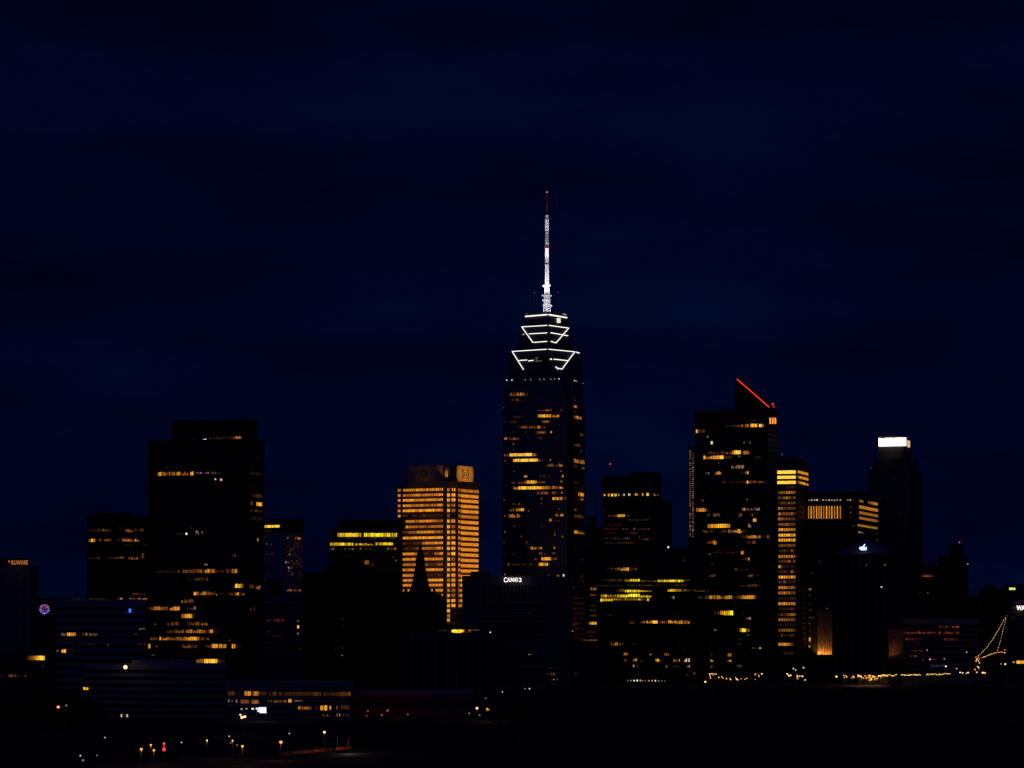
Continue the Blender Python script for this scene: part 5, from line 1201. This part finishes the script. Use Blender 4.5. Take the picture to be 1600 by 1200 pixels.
for x, y, en in ((620, 745, 3), (720, 735, 6), (800, 728, 10), (880, 720, 14), (935, 716, 10), (1005, 706, 22), (1055, 702, 18), (1100, 700, 9)):
    q = gnd(*z6(x, y + 4)); b = MB(); b.box(q.x - .2, q.x + .2, q.y - 2.4, q.y - 2.0, q.z, q.z + .35); b.build('added_glow_spot', BLACK, pw_)
    light('SPOT', (q.x, q.y - 2.2, q.z + .5), en * 14, (1, .24, .10), pw_, aim=(q.x, q.y, q.z + 1.2), cone=140, blend=.6)  # added spots that make the red glow
for i, (x, y0, y1) in enumerate(((1000, 590, 680), (1090, 600, 690))):
    q = gnd(*z6(x, y1 + 6)); tt = thing('bare_pole', ('left' if i == 0 else 'right') + ' one of two thin grey poles rising from the right end of the red glow line', 'pole', q, 'bare poles by the wall')
    zt = zof(z6(x, y0)[1], q.y); b = MB(); b.tube((q.x, q.y - .8, q.z), (q.x, q.y - .8, zt), .14, .09); b.build('shaft', mat('galvanised', (.45, .42, .40), .5, .3), tt)
    b = MB(); b.tube((q.x, q.y - .8, zt), (q.x + .9, q.y - .8, zt + .15), .07); b.box(q.x + .7, q.x + 1.4, q.y - 1, q.y - .6, zt + .05, zt + .25); b.build('arm', STEEL, tt)
q = gnd(545, 1177); light('POINT', (q.x, q.y - 3, q.z + 3), 420, (1, .6, .45), pw_)  # added unseen light brightening the bare poles

# waterfront lamps
WL = 'small bright lamp in the glittering row along the waterfront, one of many alike'
CL = 'small orange lamp crowded in the brightest cluster of waterfront lights at right'
z13 = lambda x, y: (1060 + x / 4.286, 800 + y / 4.286); z15 = lambda x, y: (1240 + x / 5, 840 + y / 5); z16 = lambda x, y: (1380 + x / 4.614, 820 + y / 4.614)
def wlamp(p, kind, r, lab=WL, grp='lamps along the waterfront', pw=0):
    x, y = p; D = random.uniform(2190, 2240); lamp(x, y, kind, 6, r, lab, grp, D=D, power=pw)
random.seed(11)
for x, y in ((210, 1085), (225, 1082), (240, 1086), (252, 1084), (212, 1098), (214, 1112), (232, 1092), (270, 1108), (290, 1103), (298, 1112), (322, 1116), (345, 1115), (350, 1122), (384, 1108), (390, 1118), (398, 1124), (420, 1117), (445, 1119), (458, 1114), (515, 1086), (538, 1094), (558, 1083), (515, 1120), (540, 1103)):
    wlamp(z13(x, y), random.choice('ooccg'), random.uniform(.28, .55), 'small orange lamp in the strip of lights at the foot of the red-edged tower', 'lamps at the foot of the red-edged tower', 40 if random.random() < .3 else 0)
wlamp(z13(180, 1137), 'c', .7, 'lone pale lamp left of the lights at the foot of the red-edged tower', 'lamps at the foot of the red-edged tower')
wlamp(z13(402, 1158), 'd', .5, 'lone dim lamp below the lights at the foot of the red-edged tower', 'lamps at the foot of the red-edged tower')
for x, y, k in ((728, 1083, 'g'), (735, 1090, 'g'), (742, 1098, 'g'), (752, 1093, 'g'), (770, 1048, 'w'), (785, 1058, 'w'), (838, 1042, 'w'), (795, 1094, 'o'), (797, 1104, 'o'), (798, 1116, 'o'), (812, 1098, 'w'), (830, 1100, 'g'), (848, 1124, 'w')):
    wlamp(z13(x, y), k, random.uniform(.45, .65), 'small lamp in the loose group of lights at the foot of the striped gold tower', 'lamps at the foot of the striped gold tower')
wlamp(z15(335, 1085), 'g', .75, 'single yellow lamp just left of the brightest waterfront cluster', pw=40)
for x, y in ((392, 1076), (408, 1080), (416, 1088), (396, 1094), (455, 1094), (466, 1082), (472, 1090)):
    wlamp(z15(x, y), random.choice('og'), random.uniform(.35, .5), CL, 'cluster of waterfront lamps', 20)
for k in range(54):
    t = random.random() ** 1.25; x = 500 + 240 * t; y = 1074 + random.random() * (8 + 34 * math.sin(min(1, t * 1.15) * pi) ** .8)
    wlamp(z15(x, y), random.choice('ooogg'), random.uniform(.3, .6) * (1 - .2 * t), CL, 'cluster of waterfront lamps', 420 if k % 4 == 0 and t < .7 else 0)
for x0, x1, n in ((665, 720, 7), (725, 812, 8), (845, 1000, 16)):
    for k in range(n): wlamp(z15(x0 + (x1 - x0) * (k + random.uniform(-.2, .2)) / n, 1078 - 8 * (x0 - 665 + (x1 - x0) * k / n) / 335 + random.uniform(-5, 5)), 'g', random.uniform(.26, .46))
for x0, x1, n in ((312, 490, 19),):
    for k in range(n): wlamp(z16(x0 + (x1 - x0) * (k + random.uniform(-.2, .2)) / n, 1079 - 5 * k / n + random.uniform(-5, 5)), 'g', random.uniform(.26, .42))
for x, y, k, r in ((555, 1064, 'c', .55), (573, 1068, 'w', .6), (600, 1070, 'w', .45), (612, 1066, 'g', .6), (530, 1036, 'w', .45), (452, 1020, 'c', .65), (675, 1063, 'w', .6), (850, 1003, 'd', .6)):
    wlamp(z16(x, y), k, r)
wlamp(z16(880, 1004), 'c', .65, 'single orange lamp under the right end of the bridge', pw=20)
wlamp(z16(718, 1066), 'c', .75, 'cream lamp with an orange glow beside it, right of the bridge anchorage', pw=40); wlamp(z16(732, 1068), 'r', .7, 'red-orange lamp glowing just right of a cream one by the bridge')
light('SPOT', pt(1336, 1055, 2120), 900, (1, .35, .05), None, aim=pt(1334, 1069, 2110), cone=120) if False else None

pz = MB(); pzp = [((1318 - 800) / F * 2192, 2192), ((1395 - 800) / F * 2192, 2192), ((1380 - 800) / F * 2085, 2085), ((1326 - 800) / F * 2085, 2085)]
pz.add([(x, y, .05) for x, y in pzp], [(3, 2, 1, 0)]); pzo = pz.build('glow_paving', mat('glow_pale_pavers', (.35, .28, .22), .9, 0, .3, .3)); pzo['kind'] = 'structure'  # paler paving added so the lamps' orange pool of light shows

# ================================================================ trees
LEAF = mat('dark_leaves', (.05, .07, .035), .8, 0, .4, .6, .2); BARK = mat('bark', (.08, .06, .05), .9, 0, .3, 2)
def tree_proto(seed, h, w):
    rnd = random.Random(seed); b = MB()
    b.tube((0, 0, 0), (.1, 0, h * .35), .32, .22); b.tube((.1, 0, h * .35), (0, .1, h * .75), .22, .08)
    cl = []
    for k in range(11):
        t = rnd.uniform(0, 2 * pi); zz = rnd.uniform(.38, .9) * h; rr = w * (1 - abs(zz / h - .58) * 1.5) * rnd.uniform(.35, 1)
        c = Vector((rr * cos(t), rr * sin(t), zz)); cl.append((c, rnd.uniform(.35, .55) * w * .8)); b.tube((0, 0, h * rnd.uniform(.3, .6)), c, .1, .03, 4)
    trunk = b.build('trunk', BARK).data
    b = MB()
    for c, r in cl:
        for _ in range(110):
            d = Vector((rnd.gauss(0, 1), rnd.gauss(0, 1), rnd.gauss(0, 1))).normalized() * r * rnd.random() ** .4
            p = c + d; u = Vector((rnd.gauss(0, 1), rnd.gauss(0, 1), rnd.gauss(0, 1))).normalized(); v = u.orthogonal().normalized(); s = rnd.uniform(.22, .5)
            b.add([p - u * s, p + v * s * .6, p + u * s, p - v * s * .6], [(0, 1, 2, 3)])
    crown = b.build('crown', LEAF).data
    for o in list(COL.objects):
        if o.data in (trunk, crown): bpy.data.objects.remove(o)
    return trunk, crown
TP = [tree_proto(3, 10, 4.2), tree_proto(5, 12, 4.6), tree_proto(9, 8.5, 4.4)]
random.seed(21)
def tree(x, ytop, D, lab, grp):
    X = (x - 800) / F * D; zb = terrain(X, D); h = zof(ytop, D) - zb
    i = random.randrange(3); s = h / (10, 12, 8.5)[i]
    t = thing('tree', lab, 'tree', (X, D, zb), grp); t.rotation_euler.z = random.uniform(0, 6.28); t.scale = (s * random.uniform(1, 1.3), s * random.uniform(1, 1.3), s)
    for nm, me in zip(('trunk', 'crown'), TP[i]):
        o = bpy.data.objects.new(nm, me); COL.objects.link(o); o.parent = t
for k in range(58):
    x = 790 + k * 14.2 + random.uniform(-5, 5); tree(x, 1069 + random.uniform(-2, 6) + (4 if x < 900 else 0) + (6 if 1312 < x < 1392 else 0), random.uniform(1640, 1760), 'dark leafy tree in the black line of trees below the waterfront lights', 'line of dark trees below the waterfront')
for x, y in ((8, 1066), (28, 1062), (48, 1064), (66, 1070), (84, 1073), (102, 1080), (120, 1086), (138, 1094), (154, 1104), (20, 1085), (60, 1092), (95, 1106)):
    tree(x, y + random.uniform(-2, 3), random.uniform(1225, 1300), 'dark leafy tree in the black clump at the lower left', 'clump of dark trees at the lower left')
for x, y in ((570, 1126), (600, 1130), (640, 1124), (680, 1130), (715, 1126), (780, 1100), (810, 1094), (170, 1140), (250, 1144), (310, 1140)):
    tree(x, y, random.uniform(1180, 1250), 'dark leafy tree standing unlit before the low buildings', 'dark trees before the low buildings')
print('objects', len(bpy.data.objects))
